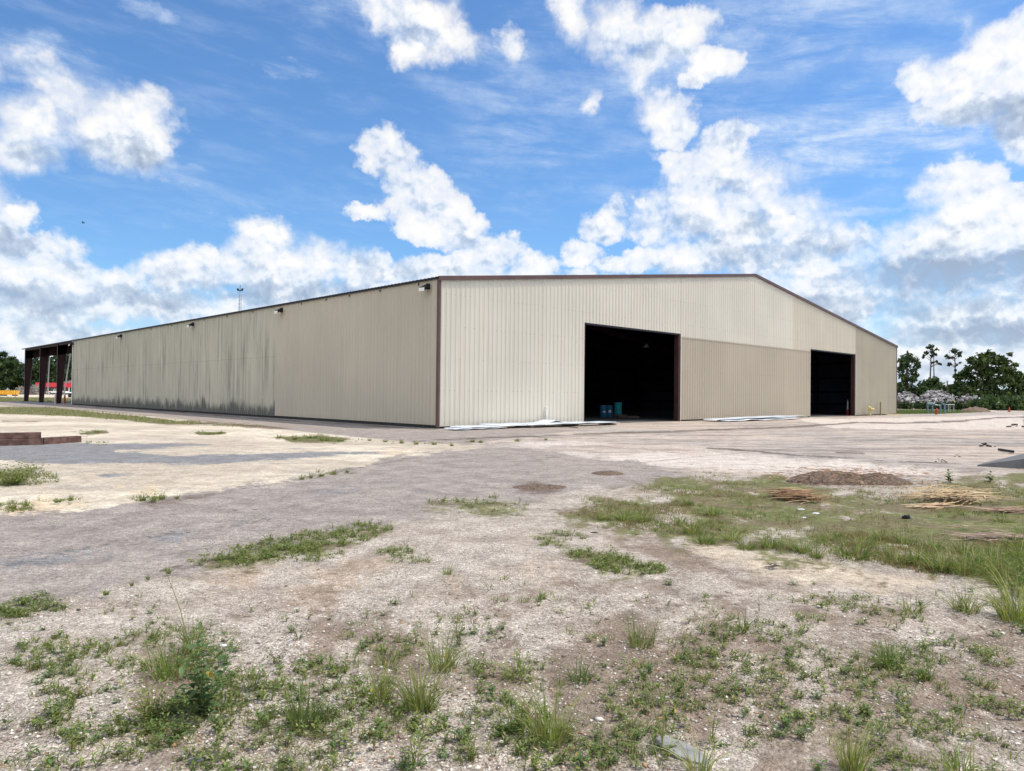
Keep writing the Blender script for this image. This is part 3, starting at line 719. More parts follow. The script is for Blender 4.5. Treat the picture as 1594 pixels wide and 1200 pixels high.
# asphalt: worn aggregate
asp = n.mix(r2, (.19, .162, .145), (.48, .42, .375))
asp = n.mix(n.mr(nm_, .38, .66, 0., .55), asp, (.25, .218, .20))
asp = n.mix(n.mr(nl, .45, .7, 0., .5), asp, (.40, .345, .295))
asp = n.mix(n.mr(nfine, .58, .72, 0., .5), asp, (.42, .375, .33))
vc = n.node('ShaderNodeTexVoronoi', feature='DISTANCE_TO_EDGE'); n.put(vc.inputs['Vector'], n.vm('ADD', geo, n.vm('MULTIPLY', n.noise(geo, 1.3, 4, .6, out=1), (1.4, 1.4, 0)))); vc.inputs['Scale'].default_value = .42
crack = n.m('MULTIPLY', n.mr(vc.outputs['Distance'], .016, .003), n.mr(n.noise(geo, .35, 2), .42, .58))
asp = n.mix(n.m('MULTIPLY', crack, .22), asp, (.07, .065, .06))
cs0 = n.noise(n.vm('MULTIPLY', geo, (.6, 1.5, 1.)), .6, 7, .66)
lime = n.mix(n.mr(nm_, .3, .7), (.74, .66, .53), (.60, .515, .40))
lime = n.mix(n.mr(nl, .40, .60, 0., .85), lime, (.44, .37, .29))
lime = n.mix(n.mr(cs0, .50, .70, 0., .75), lime, (.34, .30, .26))
lime = n.mix(n.mr(nf, .48, .72, 0., .5), lime, (.34, .28, .22))
lime = n.mix(n.m('MULTIPLY', n.mr(r2, .7, 1.), .4), lime, (.80, .77, .70))
lime = n.mix(n.mr(C1_, .3, .8, 0., .7), lime, (.62, .48, .32))
conc = n.mix(n.mr(nl, .36, .64), (.53, .44, .37), (.41, .365, .33))
cs = n.noise(n.vm('MULTIPLY', geo, (.35, 1.2, 1.)), .7, 6, .62)
conc = n.mix(n.mr(cs, .44, .66, 0., .85), conc, (.225, .19, .165))
conc = n.mix(n.mr(nm_, .52, .7, 0., .6), conc, (.50, .435, .365))
conc = n.mix(n.m('MULTIPLY', n.mr(nfine, .54, .7), .35), conc, (.22, .19, .17))
conc = n.mix(thr(C4_, 1.2, .35, .9), conc, (.60, .53, .47))
bs = n.m('ABSOLUTE', n.m('SUBTRACT', n.m('FRACT', n.m('DIVIDE', n.m('ADD', n.vm('DOT_PRODUCT', geo, (math.sin(BLD_ANG), -math.cos(BLD_ANG), 0)), n.m('MULTIPLY', nm_, .12)), 7.3)), .5))
conc = n.mix(n.m('MULTIPLY', n.mr(bs, .007, .002), n.mr(nf, .35, .5, .3, .75)), conc, (.10, .09, .085))
conc = n.mix(n.m('MULTIPLY', crack, .3), conc, (.12, .105, .10))
blue = n.mix(r2, (.14, .14, .145), (.34, .335, .335))
soil = n.mix(r2, (.135, .10, .075), (.32, .25, .195)); soil = n.mix(n.mr(nm_, .4, .65, 0., .6), soil, (.21, .15, .11))
mul = n.mix(nf, (.07, .048, .036), (.20, .14, .105))
gra = n.mix(n.mr(nf, .35, .65), (.095, .12, .035), (.20, .20, .085))
gra = n.mix(n.mr(nm_, .40, .62, 0., .7), gra, (.195, .145, .10))
snd = n.mix(n.mr(nf, .4, .7), (.54, .455, .35), (.43, .355, .275))
c = n.mix(thr(B4_, .9, .35, .75), gravel, snd)
c = n.mix(n.m('MULTIPLY', thr(B1_, 1.1, .3, .75), .85), c, soil)
c = n.mix(thr(A2), c, lime); c = n.mix(thr(A3, .5), c, conc); c = n.mix(thr(A1, .7), c, asp); c = n.mix(thr(A4, 1.1, .35, .7), c, blue)
c = n.mix(thr(B3_, 1.5, .35, .85), c, gra); c = n.mix(n.m('MULTIPLY', thr(B2_, 1.4, .3, .85), .8), c, mul)
c = n.mix(n.m('MULTIPLY', n.mr(n.m('MULTIPLY_ADD', n.m('SUBTRACT', nf, .5), 1.6, C2_), .35, .8), .8), c, (.115, .09, .075))
spk = n.noise(geo, 16., 8, .85)
spk2 = n.noise(n.vm('MULTIPLY', geo, (1., 1., 0.)), 2.3, 9, .78)
c = n.mix(1., c, n.mix(n.mr(spk, .34, .66, smooth=False), (.58, .57, .56), (1.42, 1.42, 1.42)), 'MULTIPLY')
c = n.mix(1., c, n.mix(n.mr(spk2, .36, .64, smooth=False), (.74, .73, .72), (1.24, 1.24, 1.23)), 'MULTIPLY')
n.put(b.inputs['Base Color'], c); b.inputs['Roughness'].default_value = .92; b.inputs['Specular IOR Level'].default_value = .15
c = n.mix(n.m('MULTIPLY', thr(C3_, 1.5, .35, .8), .9), c, n.mix(nf, (.15, .108, .08), (.33, .26, .20)))
hgt = n.m('ADD', n.m('MULTIPLY', n.m('SUBTRACT', .5, d1), .9), n.m('MULTIPLY', n.m('SUBTRACT', .5, d2), .45))
hgt = n.m('MULTIPLY_ADD', nfine, .5, hgt); hgt = n.m('MULTIPLY_ADD', nf, 1.2, hgt)
bp = n.node('ShaderNodeBump'); bp.inputs['Strength'].default_value = .8; bp.inputs['Distance'].default_value = .02
n.l.new(hgt, bp.inputs['Height']); n.l.new(bp.outputs[0], b.inputs['Normal'])
go = link('ground', gme, mt); tag(go, kind='structure')

# ------------------------------------------------------------------ pebbles in the foreground
def scatter_px(nn, x0, x1, y0, y1):
    px = rng.uniform(x0, x1, nn); py = rng.uniform(y0, y1, nn)
    D = cF[None] * F_PX + cR[None] * (px - 797)[:, None] + cU[None] * (600 - py)[:, None]
    t = -CAM_H / D[:, 2]; X = D[:, 0] * t; Y = D[:, 1] * t
    return px, py, X, Y
px, py, X, Y = scatter_px(26000, -150, 1750, 880, 1300)
keep = (sdf(asphalt_poly, px, py) < 6) | (rng.random(len(px)) < .04)
keep &= fbm(X * 1.2, Y * 1.2, 3, 77) > rng.uniform(.28, .62, len(px))
X, Y = X[keep], Y[keep]; N_ = len(X)
oct_ = np.array([[1, 0, 0], [0, 1, 0], [-1, 0, 0], [0, -1, 0], [0, 0, .7], [0, 0, -.5]])
of = np.array([[0, 1, 4], [1, 2, 4], [2, 3, 4], [3, 0, 4], [1, 0, 5], [2, 1, 5], [3, 2, 5], [0, 3, 5]])
sz = rng.gamma(3., .0022, N_) + .0025; ang = rng.uniform(0, 6.28, N_)
jit = rng.uniform(.6, 1.4, (N_, 6, 3)); vv = oct_[None] * jit * sz[:, None, None] * np.array([1, .75, .6])[None, None]
ca, sa = np.cos(ang)[:, None], np.sin(ang)[:, None]
vx = vv[..., 0] * ca - vv[..., 1] * sa + X[:, None]; vy = vv[..., 0] * sa + vv[..., 1] * ca + Y[:, None]
vz = vv[..., 2] + gz(X, Y)[:, None] + sz[:, None] * .15
ff = of[None] + (np.arange(N_) * 6)[:, None, None]
tone = rng.random(N_); base = np.where(tone[:, None] < .5, [[.40, .33, .27]], np.where(tone[:, None] < .8, [[.68, .62, .54]], [[.22, .165, .125]])) * rng.uniform(.75, 1.15, (N_, 1))
base[rng.random(N_) < .06] = (.42, .24, .13)
pm, n, b = material('pebbles'); n.put(b.inputs['Base Color'], n.node('ShaderNodeAttribute', attribute_name='tint').outputs['Color']); b.inputs['Roughness'].default_value = .85
tag(link('gravel', mesh_np('gravel', np.stack([vx, vy, vz], -1).reshape(-1, 3), [ff.reshape(-1, 3)], np.repeat(base, 6, 0)), pm), kind='stuff', label='loose pale gravel strewn over the foreground dirt', cat='gravel')
# ------------------------------------------------------------------ things in the yard
def thing(name, label, cat, loc, rz=0., group=None):
    e = empty(name, loc, rz); tag(e, label, cat, group); return e
def Gz(px, py):
    p = G(px, py); return (p[0], p[1], float(gz(p[0], p[1])))
# long pale cladding sheets lying along the gable
def sheet_mesh(L, wd, thick=.018, bend=0., pk=.6, sag=.0, n=24):
    mb = MB(); r = random.Random(int(L * 100))
    for i in range(n):
        a, b_ = i / n * L, (i + 1) / n * L
        def hz_(q):
            t = q / L
            return bend * max(0, 1 - abs(t - pk) / .12) + sag * math.sin(t * math.pi) + .012 * math.sin(t * 23)
        za, zb = hz_(a), hz_(b_)
        for k in range(3):
            y0, y1 = -wd / 2 + k * wd / 3, -wd / 2 + (k + 1) * wd / 3 - .045
            mb.hexa([(a, y0, za), (b_, y0, zb), (b_, y1, zb), (a, y1, za)], [(a, y0, za + thick), (b_, y0, zb + thick), (b_, y1, zb + thick), (a, y1, za + thick)])
            mb.hexa([(a, y1, za), (b_, y1, zb), (b_, y1 + .045, zb), (a, y1 + .045, za)], [(a, y1, za + thick + .03), (b_, y1, zb + thick + .03), (b_, y1 + .045, zb + thick + .03), (a, y1 + .045, za + thick + .03)])
    return mb
def lay(name, label, bx, by, L, wd, rz, z, group, **k):
    me = sheet_mesh(L, wd, **k).build(name, M['sheet'])
    me.location = B(bx, by, z); me.rotation_euler = (0, 0, BLD_ANG + rz); tag(me, label, 'metal sheet', group); return me
g1_ = 'pale cladding sheets lying beside the first doorway'
lay('metal_sheet', 'bottom pale sheet of the long stack left of the first doorway', .15, -1.25, 9.6, 1.0, .03, .10, g1_, sag=.02)
lay('metal_sheet', 'bent pale sheet with a raised kink on top of the long stack', 2.4, -.75, 6.6, .9, .01, .15, g1_, bend=.17, pk=.72)
lay('metal_sheet', 'middle pale sheet reaching past the first doorway edge', 4.4, -1.45, 7.4, .9, .02, .135, g1_, sag=.03)
lay('metal_sheet', 'short pale sheet slipped out at the brown corner of the stack', -.5, -1.55, 3.4, .8, .06, .05, g1_)
g2_ = 'sheets lying between the doorways'
lay('metal_sheet', 'longest light sheet lying below the tan cladding between the doorways', 21.6, -1.6, 12.4, .9, .0, .12, g2_, sag=.08)
lay('metal_sheet', 'blue grey sheet under the light one between the doorways', 22.4, -2.1, 11., .8, .02, .05, g2_, bend=.06, pk=.3)
lay('metal_sheet', 'right hand sheet tapering off below the tan cladding', 27.0, -1.3, 9., .7, -.02, .18, g2_, sag=.05)
for i, (bx, by) in enumerate(((.8, -1.2), (4.6, -1.2), (8.2, -1.2), (11.2, -1.3), (23.5, -1.8), (27.5, -1.8), (32.5, -1.6))):
    mb = MB(); mb.box(-.05, .05, -.62, .62, 0, .09 if by > -1.5 else .05)
    o = mb.build('timber_bearer', M['wood'], None, B(bx, by, .012), bevel=.006); o.rotation_euler = (0, 0, BLD_ANG + .03)
    tag(o, 'short timber bearer lying under the pale sheets by the gable', 'timber', 'timber bearers under the sheets')
mb = MB(); mb.tube([(0, 0, .03), (.5, -.35, .05), (.95, -.8, .03)], .022, 6)
tag(mb.build('stick', M['dkbark'], None, B(6.2, -2.1, 0)), 'dark stick poking out in front of the long sheet stack', 'stick')
# drums inside the first doorway
def drum(name, px, py, h, r, mat, label, labels=()):
    p = G(px, py); t = thing(name, label, 'drum', (p[0], p[1], .015))
    prof = [(r * .97, 0), (r, .02), (r, h * .32), (r * 1.035, h * .335), (r, h * .35), (r, h * .65), (r * 1.035, h * .665), (r, h * .68), (r, h - .02), (r * .97, h), (r * .93, h), (r * .93, h - .02)]
    mb = MB(); mb.lathe(prof, 28); mb.build('shell', mat, t, smooth=True)
    mb = MB(); mb.lathe([(.03, h - .02), (.03, h + .012)], 10, (.12, 0, 0)); mb.build('bung', M['black'], t)
    for (a, z, w_, hh) in labels:
        mb = MB(); rr = r * 1.012
        n_ = 5; da = w_ / r / n_
        vs = []
        for i in range(n_ + 1):
            q = a + (i - n_ / 2) * da; vs += [(rr * math.sin(q), -rr * math.cos(q), z), (rr * math.sin(q), -rr * math.cos(q), z + hh)]
        mb.add(vs, [(2 * i, 2 * i + 2, 2 * i + 3, 2 * i + 1) for i in range(n_)]); mb.build('paper_label', M['paper'], t)
    return t
drum('drum', 939, 649.6, .92, .29, M['bluedrum'], 'dark blue drum with a white label, leftmost inside the first doorway', [(.15, .36, .20, .13)])
drum('drum', 948.5, 649.2, .90, .28, M['bluedrum'], 'dark blue drum in the middle, labelled, beside the teal drum', [(.0, .34, .20, .2)])
drum('drum', 962, 647.6, .98, .30, M['teal'], 'bright teal drum standing on a low pallet inside the first doorway').location.z = .15
def pallet(px, py, rz, label, z=.015, lean=0):
    p = G(px, py); t = thing('pallet', label, 'pallet', (p[0], p[1], z), rz)
    for k in range(7):
        mb = MB(); mb.box(-.6 + k * .18, -.48 + k * .18, -.5, .5, .115, .135); mb.build('deck_board', M['wood'], t)
    for y in (-.46, 0, .46):
        mb = MB(); mb.box(-.6, .6, y - .04, y + .04, .02, .115); mb.build('stringer', M['wood'], t)
    for x in (-.54, 0, .54):
        mb = MB(); mb.box(x - .05, x + .05, -.5, .5, 0, .02); mb.build('bottom_board', M['wood'], t)
    return t
pallet(962, 647.6, .3, 'wooden pallet under the teal drum'); pallet(979, 650.4, .6, 'empty wooden pallet right of the teal drum')
# suspended lamp inside
t = thing('hanging_lamp', 'small pale lamp hanging in the dark of the first doorway', 'lamp', B(20, 12, 0))
p = AT(1006, 538.5, 58); t.location = p
mb = MB(); mb.lathe([(.04, .18), (.08, .12), (.26, -.1), (.25, -.11), (.06, .1)], 16); mb.build('shade', M['white'], t)
mb = MB(); mb.tube([(0, 0, .18), (0, 0, 3.2)], .012, 5); mb.build('cord', M['black'], t)
# post, valve and pipes right of the second doorway
p = G(1319.5, 646.4); t = thing('delineator_post', 'thin white and red post standing in the second doorway', 'post', (p[0], p[1], .02))
mb = MB(); mb.lathe([(.20, 0), (.20, .04), (.09, .06), (.075, .55)], 14); mb.build('red_band', M['red'], t)
mb = MB(); mb.lathe([(.075, .55), (.06, 1.25), (.035, 1.35), (.03, 1.5)], 14); mb.build('white_band', M['white'], t)
p = B(52.34, -.55); t = thing('fire_connection', 'squat pale yellow valve with a round cap in front of the tan cladding', 'valve', (p[0], p[1], 0), BLD_ANG)
mb = MB(); mb.lathe([(.14, 0), (.14, .03), (.07, .05), (.07, .45), (.13, .47), (.13, .52), (.08, .55)], 16); mb.tube([(0, 0, .35), (-.2, -.1, .3), (-.26, -.16, .16), (-.12, -.2, .05)], .05, 10); mb.build('riser', M['yellow'], t, smooth=True)
mb = MB(); mb.tube([(0, 0, .6), (.1, -.2, .62), (.22, -.32, .6)], [.12, .11, .13], 14); mb.tube([(-.02, 0, .6), (-.12, -.2, .75), (-.12, -.24, .76)], [.1, .10, .12], 14); mb.build('outlet', M['yellow'], t, smooth=True)
mb = MB(); mb.lathe([(.16, 0), (.17, .05), (.12, .16), (.03, .2)], 16, (0, 0, .72)); mb.tube([(0, 0, .5), (0, 0, .95)], .03, 8); mb.build('cap', M['yellow'], t, smooth=True)
p = B(55.4, -.5); t = thing('bollard_post', 'slim yellow post by the tan cladding, right of the squat valve', 'post', (p[0], p[1], 0))
mb = MB(); mb.tube([(0, 0, 0), (0, 0, 1.28)], .075, 14); mb.lathe([(.075, 1.28), (.06, 1.33), (.02, 1.35)], 14); mb.build('post', M['wood'], t, smooth=True)
mb = MB(); mb.tube([(.07, 0, .1), (.07, 0, 1.3)], .045, 10); mb.build('conduit', M['yellow'], t, smooth=True)
mb = MB(); pts = [B(55.75, -.3, 1.35), B(55.8, -.3, .9), B(56.0, -.35, .5), B(56.5, -.45, .25), B(57.2, -.5, .08), B(59, -.6, .05), B(60.8, -.7, .05)]
mb.tube(pts, .035, 8); tag(mb.build('hose', M['yellow'], None, smooth=True), 'pale yellow hose curving down from the slim post along the wall', 'hose')
# pale slab strip / rubbish at the right yard
def chunk(mb, c, s, r, flat=1.):
    """angular lump"""
    pts = []
    for i in range(8):
        a = Vector((r.uniform(-1, 1), r.uniform(-1, 1), r.uniform(-1, 1) * flat)).normalized()
        pts.append(a)
    v = [(c[0] + s * (x + r.uniform(-.25, .25)), c[1] + s * (y + r.uniform(-.25, .25)) * .8, c[2] + s * flat * (z + r.uniform(-.25, .25))) for z in (-.5, .5) for y in (-.6, .6) for x in (-.6, .6)]
    mb.add(v, [(0, 2, 3, 1), (4, 5, 7, 6), (0, 1, 5, 4), (2, 6, 7, 3), (0, 4, 6, 2), (1, 3, 7, 5)])
r = random.Random(3)
def rubble(px, py, n_, spread, s, mat, name, label, cat, flat=.6, zmax=.1):
    p = Gz(px, py); mb = MB()
    for i in range(n_):
        a = r.gauss(0, spread); chunk(mb, (a, r.gauss(0, spread * .4), max(.0, s * .3 + r.uniform(0, zmax) * math.exp(-(a / spread) ** 2))), s * r.uniform(.4, 1.2), r, flat)
    o = mb.build(name, mat, None, p); tag(o, label, cat); return o
rubble(1534, 695.5, 14, .13, .065, M['dkbark'], 'rubble', 'small heap of dark broken pieces on the right of the concrete yard', 'rubble', zmax=.14)
rubble(1579, 665, 10, .22, .12, M['dkbark'], 'rubble', 'tiny dark heap farthest back on the right of the concrete yard', 'rubble', zmax=.15)
rubble(1491, 711.5, 5, .05, .035, M['dkbark'], 'debris', 'small dark curled scrap on the concrete, left of the grey ramp', 'scrap')
rubble(1468, 719, 9, .14, .03, M['dkbark'], 'debris', 'dark scraps in the dirt line left of the grey ramp', 'scrap')
p0, p1 = Gz(1555, 702.5), Gz(1577, 706)
mb = MB(); mb.tube([(p0[0], p0[1], .06), (p1[0], p1[1], .06)], .045, 6); tag(mb.build('pipe', M['black'], None), 'short black pipe lying beside the grey ramp', 'pipe')
# grey sloped slab running out of the picture on the right
a = G(1521, 725.5); b2 = G(1700, 733); c2 = G(1720, 722); d2 = G(1530, 723.8); mb = MB()
lo = [a, b2, c2, d2]
hi = [q.copy() for q in lo]; hi[0][2] = .03; hi[1][2] = .50; hi[2][2] = .78; hi[3][2] = .05
lo = [q + np.array([0, 0, -.05]) for q in lo]
mb.hexa(lo, hi); tag(mb.build('ramp_slab', M['concrete'], None, bevel=.01), 'smooth grey wedge shaped slab rising at the right edge of the yard', 'slab')
# mulch heaps
def heap(cx, cy, rx, ry, h, label, seed, mat='mulchm', name='mulch_heap', cat='mulch heap'):
    n_ = 40; V = []; F = []
    for i in range(n_ + 1):
        for j in range(n_ + 1):
            a, b_ = -1.15 + 2.3 * i / n_, -1.15 + 2.3 * j / n_; V.append((a, b_))
    V = np.array(V); q = np.clip(1 - (V ** 2).sum(1), 0, 1); nn = fbm(V[:, 0] * 3 + seed, V[:, 1] * 3, 5, seed, .6)
    z = h * q ** .8 * (.45 + 1.1 * nn) + (fbm(V[:, 0] * 16, V[:, 1] * 16, 2, seed + 3) - .5) * .08 * h ** .5 * (q > 0)
    gx, gy = V[:, 0] * rx + cx, V[:, 1] * ry + cy
    z = np.where(q <= 0, -.06, z) + gz(gx, gy)
    I = np.arange((n_ + 1) ** 2).reshape(n_ + 1, n_ + 1)
    Fq = np.stack([I[:-1, :-1], I[1:, :-1], I[1:, 1:], I[:-1, 1:]], -1).reshape(-1, 4)
    o = link(name, mesh_np(name, np.stack([V[:, 0] * rx, V[:, 1] * ry, z], -1), [Fq], smooth=True), M[mat], None, (cx, cy, 0))
    tag(o, label, cat); return o
p = G(1305, 753); heap(p[0], p[1] + .4, .85, .5, .20, 'broad brown mulch heap at the near edge of the concrete yard', 4)
p = G(1372, 754); heap(p[0], p[1] + .3, .75, .45, .16, 'low brown mulch heap trailing right of the broad one', 6)
p = G(840, 757); heap(p[0], p[1], .5, .32, .035, 'thin flat patch of mulch on the asphalt drive', 9)
p = G(946, 737); heap(p[0], p[1], .35, .3, .05, 'tiny mulch mound where asphalt meets pale concrete', 10)
p = G(1518, 641.0); heap(p[0], p[1], 2.0, 1.6, .62, 'reddish brown mound behind the right hand grass strip', 12)
# twigs and straw on the broad heaps and dried palm fronds
def straws(cx, cy, n_, L, sx, sy, ang, spread, cols, name, label, cat, wd=.012, h=.08, curl=.15, seed=1, archz=.0):
    g = np.random.default_rng(seed)
    x = cx + g.normal(0, sx, n_); y = cy + g.normal(0, sy, n_); th = ang + g.normal(0, spread, n_); LL = L * g.uniform(.5, 1.15, n_)
    z0 = gz(x, y) + g.uniform(.005, h, n_); kk = g.normal(0, curl, n_); S = 6; V = []
    base = np.array(cols)[g.integers(0, len(cols), n_)] * g.uniform(.75, 1.2, (n_, 1))
    tilt = g.normal(0, .06, n_)
    for s in range(S + 1):
        t = s / S - .5; a = th + kk * t
        X = x + LL * t * np.cos(a); Y = y + LL * t * np.sin(a)
        Zz = np.maximum(z0 + tilt * LL * t + archz * (.25 - t * t), gz(X, Y) + .004)
        w_ = wd * (1 - abs(t) * 1.2); roll = .5
        V.append(np.stack([X - w_ * np.sin(a), Y + w_ * np.cos(a), Zz + w_ * roll], -1)); V.append(np.stack([X + w_ * np.sin(a), Y - w_ * np.cos(a), Zz - w_ * roll * .3], -1))
    V = np.stack(V, 1).reshape(-1, 3); nv = 2 * (S + 1)
    f = np.array([[2 * s, 2 * s + 1, 2 * s + 3, 2 * s + 2] for s in range(S)])
    F = (f[None] + (np.arange(n_) * nv)[:, None, None]).reshape(-1, 4)
    o = link(name, mesh_np(name, V, [F], np.repeat(base, nv, 0)), M['straw']); tag(o, label, cat); return o
tanc = [(.50, .36, .22), (.42, .29, .17), (.56, .44, .30), (.33, .22, .13)]
brc = [(.24, .13, .07), (.36, .2, .1), (.16, .09, .055), (.42, .30, .18)]
p = G(1485, 779); straws(p[0], p[1], 130, .9, .28, .22, .45, .45, tanc, 'dry_palm_fronds', 'golden heap of dry palm fronds on the grass at the right', 'palm fronds', .012, .16, .35, 2, .10)
p = G(1452, 790); straws(p[0], p[1], 24, .7, .10, .05, .25, .15, tanc, 'dry_palm_frond', 'narrow pointed frond tip left of the golden frond heap', 'palm frond', .014, .06, .4, 3)
p0 = Gz(1470, 793); p1 = Gz(1600, 799)
mb = MB(); mb.tube([(p0[0], p0[1], .03), ((p0[0] + p1[0]) / 2, (p0[1] + p1[1]) / 2 + .05, .05), (p1[0], p1[1], .04)], .011, 6); tag(mb.build('cane', M['wood'], None), 'long thin pale cane lying below the golden fronds', 'cane')
p = G(1575, 798); straws(p[0], p[1], 26, .6, .18, .06, .0, .25, [(.36, .25, .18), (.26, .17, .12)], 'dry_palm_frond', 'brownish dead frond at the right edge below the golden heap', 'palm frond', .013, .07, .5, 4)
p = G(1243, 777); straws(p[0], p[1], 130, .6, .17, .12, -.15, .55, brc, 'dead_palm_frond', 'reddish brown dead frond clump left of the litter', 'palm frond', .012, .15, .5, 5, .06)
p = G(1222, 773); straws(p[0], p[1], 30, .5, .08, .06, .1, .3, [(.05, .03, .022), (.09, .05, .035)], 'dark_dead_frond', 'nearly black frond base at the left of the brown clump', 'palm frond', .02, .14, .6, 6)
p = G(1555, 838); straws(p[0], p[1], 60, .5, .25, .10, -.25, .3, [(.22, .16, .13), (.12, .08, .06), (.34, .26, .2)], 'dead_twigs', 'dark tangle of dead twigs near the right edge', 'twigs', .009, .08, .5, 7)
p = G(1320, 748); straws(p[0], p[1] + .1, 700, .14, .85, .45, 0, 1.6, brc, 'mulch_chips', 'loose bark chips strewn over the broad mulch heap', 'bark chips', .012, .25, .3, 8)['kind'] = 'stuff'
p = G(1500, 822); straws(p[0], p[1], 6, 1.1, .3, .12, -.35, .3, [(.28, .2, .15)], 'dead_twigs', 'few long bare twigs on the grass left of the dark tangle', 'twigs', .007, .05, .5, 9)
p = G(1202, 881); straws(p[0], p[1], 12, .16, .04, .03, .2, .8, [(.10, .07, .06)], 'dead_twigs', 'small dark twig cluster on the pale sand', 'twigs', .006, .05, .6, 10)
p = G(900, 873); straws(p[0], p[1], 3, .5, .1, .02, -.2, .1, [(.16, .11, .09)], 'stick', 'thin brown stick left of the white wrapper', 'stick', .006, .02, .3, 12)
# litter
def crumple(px, py, s, label, mat='plastic', seed=1, flat=.5, name='litter', cat='litter', lift=0.):
    g = np.random.default_rng(seed); bm = bmesh.new(); bmesh.ops.create_icosphere(bm, subdivisions=3, radius=1)
    for v in bm.verts:
        k = g.uniform(.55, 1.1) ; v.co = v.co * k
        v.co.x *= s; v.co.y *= s * .6; v.co.z = v.co.z * s * flat * .5 + s * flat * .35
    me = bpy.data.meshes.new(name); bm.to_mesh(me); bm.free(); q = Gz(px, py)
    tag(link(name, me, M[mat], None, (q[0], q[1], q[2] + lift)), label, cat)
crumple(1270, 798, .055, 'larger white crumpled plastic scrap by the brown frond clump', seed=2)
crumple(1252, 804, .04, 'smaller white plastic scrap left of the larger one', seed=3)
crumple(1246, 791, .06, 'flattened pale grey plastic under the brown frond clump', seed=4, flat=.3)
crumple(1411, 806, .07, 'black crumpled scrap on the grass between the fronds', 'black', 5, .9)
crumple(938, 869, .035, 'small white wrapper among weeds in front of the brown soil', seed=6)
crumple(348, 1028, .022, 'tiny white wrapper caught in the big leafy weed', seed=7, lift=.10)
crumple(925, 826, .055, 'dark brown scrap on the reddish soil, left one', 'dkbark', 8, .25, 'scrap', 'scrap')
crumple(991, 829, .035, 'dark scrap on the reddish soil, right one', 'dkbark', 9, .25, 'scrap', 'scrap')
crumple(1503, 817, .035, 'small white scrap left of the dark twig tangle', seed=10, flat=.4)
crumple(366, 793, .05, 'flat dark scrap on the asphalt, left of a pair', 'dkbark', 11, .15, 'scrap', 'scrap')
crumple(397, 792.5, .04, 'flat dark scrap on the asphalt, right of a pair', 'dkbark', 12, .15, 'scrap', 'scrap')
# flat stones in the foreground
def flatstone(px, py, L, Wd, th, rz, tilt, mat, label, name='flat_stone', seed=0, outline=None):
    rr = random.Random(seed); mb = MB(); n_ = 14; pts = []
    for i in range(n_):
        a = 2 * math.pi * i / n_; k = 1 + rr.uniform(-.12, .12)
        pts.append((L * math.cos(a) * k * (1 - .25 * abs(math.sin(a))), Wd * math.sin(a) * k))
    if outline: pts = outline
    n_ = len(pts); mb.add([(x, y, 0) for x, y in pts] + [(x * .97, y * .97, th) for x, y in pts], [tuple(range(n_ - 1, -1, -1)), tuple(range(n_, 2 * n_))] + [(i, (i + 1) % n_, n_ + (i + 1) % n_, n_ + i) for i in range(n_)])
    q = Gz(px, py); o = mb.build(name, mat, None, (q[0], q[1], q[2] + .012), bevel=.003); o.rotation_euler = (tilt[0], tilt[1], rz); tag(o, label, 'stone'); return o
flatstone(1060, 1168, .13, .07, .016, R(-40), (.06, .10), M['stone'], 'large pale grey green flat slab lying in the foreground weeds', seed=3,
          outline=[(-.145, .015), (-.10, .05), (-.03, .062), (.05, .058), (.11, .035), (.135, .0), (.125, -.035), (.08, -.055), (.0, -.058), (-.07, -.045), (-.13, -.01)])
flatstone(305, 1187, .038, .022, .01, .1, (0, 0), M['concrete'], 'small dark grey flat stone below the big leafy weed', seed=5)
flatstone(122, 947, .016, .011, .012, .1, (0, 0), M['dkbark'], 'tiny dark stone near the asphalt edge at the left', seed=6)
# timbers at the left
def timber(pa, pb, z0, z1, label, th=.24):
    a = G(*pa); b_ = G(*pb); d = b_ - a; L = np.linalg.norm(d); rz = math.atan2(d[1], d[0])
    mb = MB(); nseg = 10; rr = random.Random(int(L * 77 + z0 * 10))
    for i in range(nseg):
        x0, x1 = L * i / nseg, L * (i + 1) / nseg
        mb.box(x0, x1, 0, th, z0, z1) if False else None
    mb.box(0, L, 0, th, z0, z1)
    o = mb.build('timber', M['tie'], None, (a[0], a[1], 0), bevel=.012); o.rotation_euler = (0, 0, rz)
    for k in range(0): pass
    tag(o, label, 'timber'); return o
timber((-60, 695.5), (67, 692.2), -.02, .185, 'lower reddish brown timber of the stacked pair at the left edge')
timber((-60, 695.3), (64, 692.0), .19, .37, 'upper reddish brown timber of the stacked pair at the left edge', .22)
timber((68.5, 691.8), (127, 688.2), -.02, .20, 'single reddish brown timber lying right of the stacked pair')

# ------------------------------------------------------------------ background right
def scale_at(px, py): return G(px, py)[1] / F_PX
p = G(1457, 643); dd = p[1] / F_PX
t = thing('backflow_pipes', 'blue grey pipe frame with four legs on the right hand grass strip', 'pipes', (p[0], p[1], 0))
def q_(px_, z): return ((px_ - 1457) * dd, 0, z)
for k in (1444, 1451.5, 1464, 1470.5):
    mb = MB(); mb.tube([q_(k, 0), q_(k, .95 if k < 1460 else 1.15)], .10, 8); mb.build('riser', M['bluegrey'], t)
mb = MB(); mb.tube([q_(1443, 1.10), q_(1454.5, 1.10)], .17, 10); mb.tube([q_(1443, 1.22), q_(1455, 1.22)], .06, 6); mb.build('valve_body', M['bluegrey'], t)
mb = MB(); mb.tube([q_(1454, 1.0), q_(1464, .95)], .07, 8); mb.build('crosspipe', M['galv'], t)
mb = MB(); mb.tube([q_(1464, 1.4), q_(1467, 1.15), q_(1471, .95)], .10, 8); mb.lathe([(.05, 1.2), (.22, 1.22), (.22, 1.26), (.05, 1.28)], 12, q_(1465, .2)); mb.build('handwheel', M['bluegrey'], t)
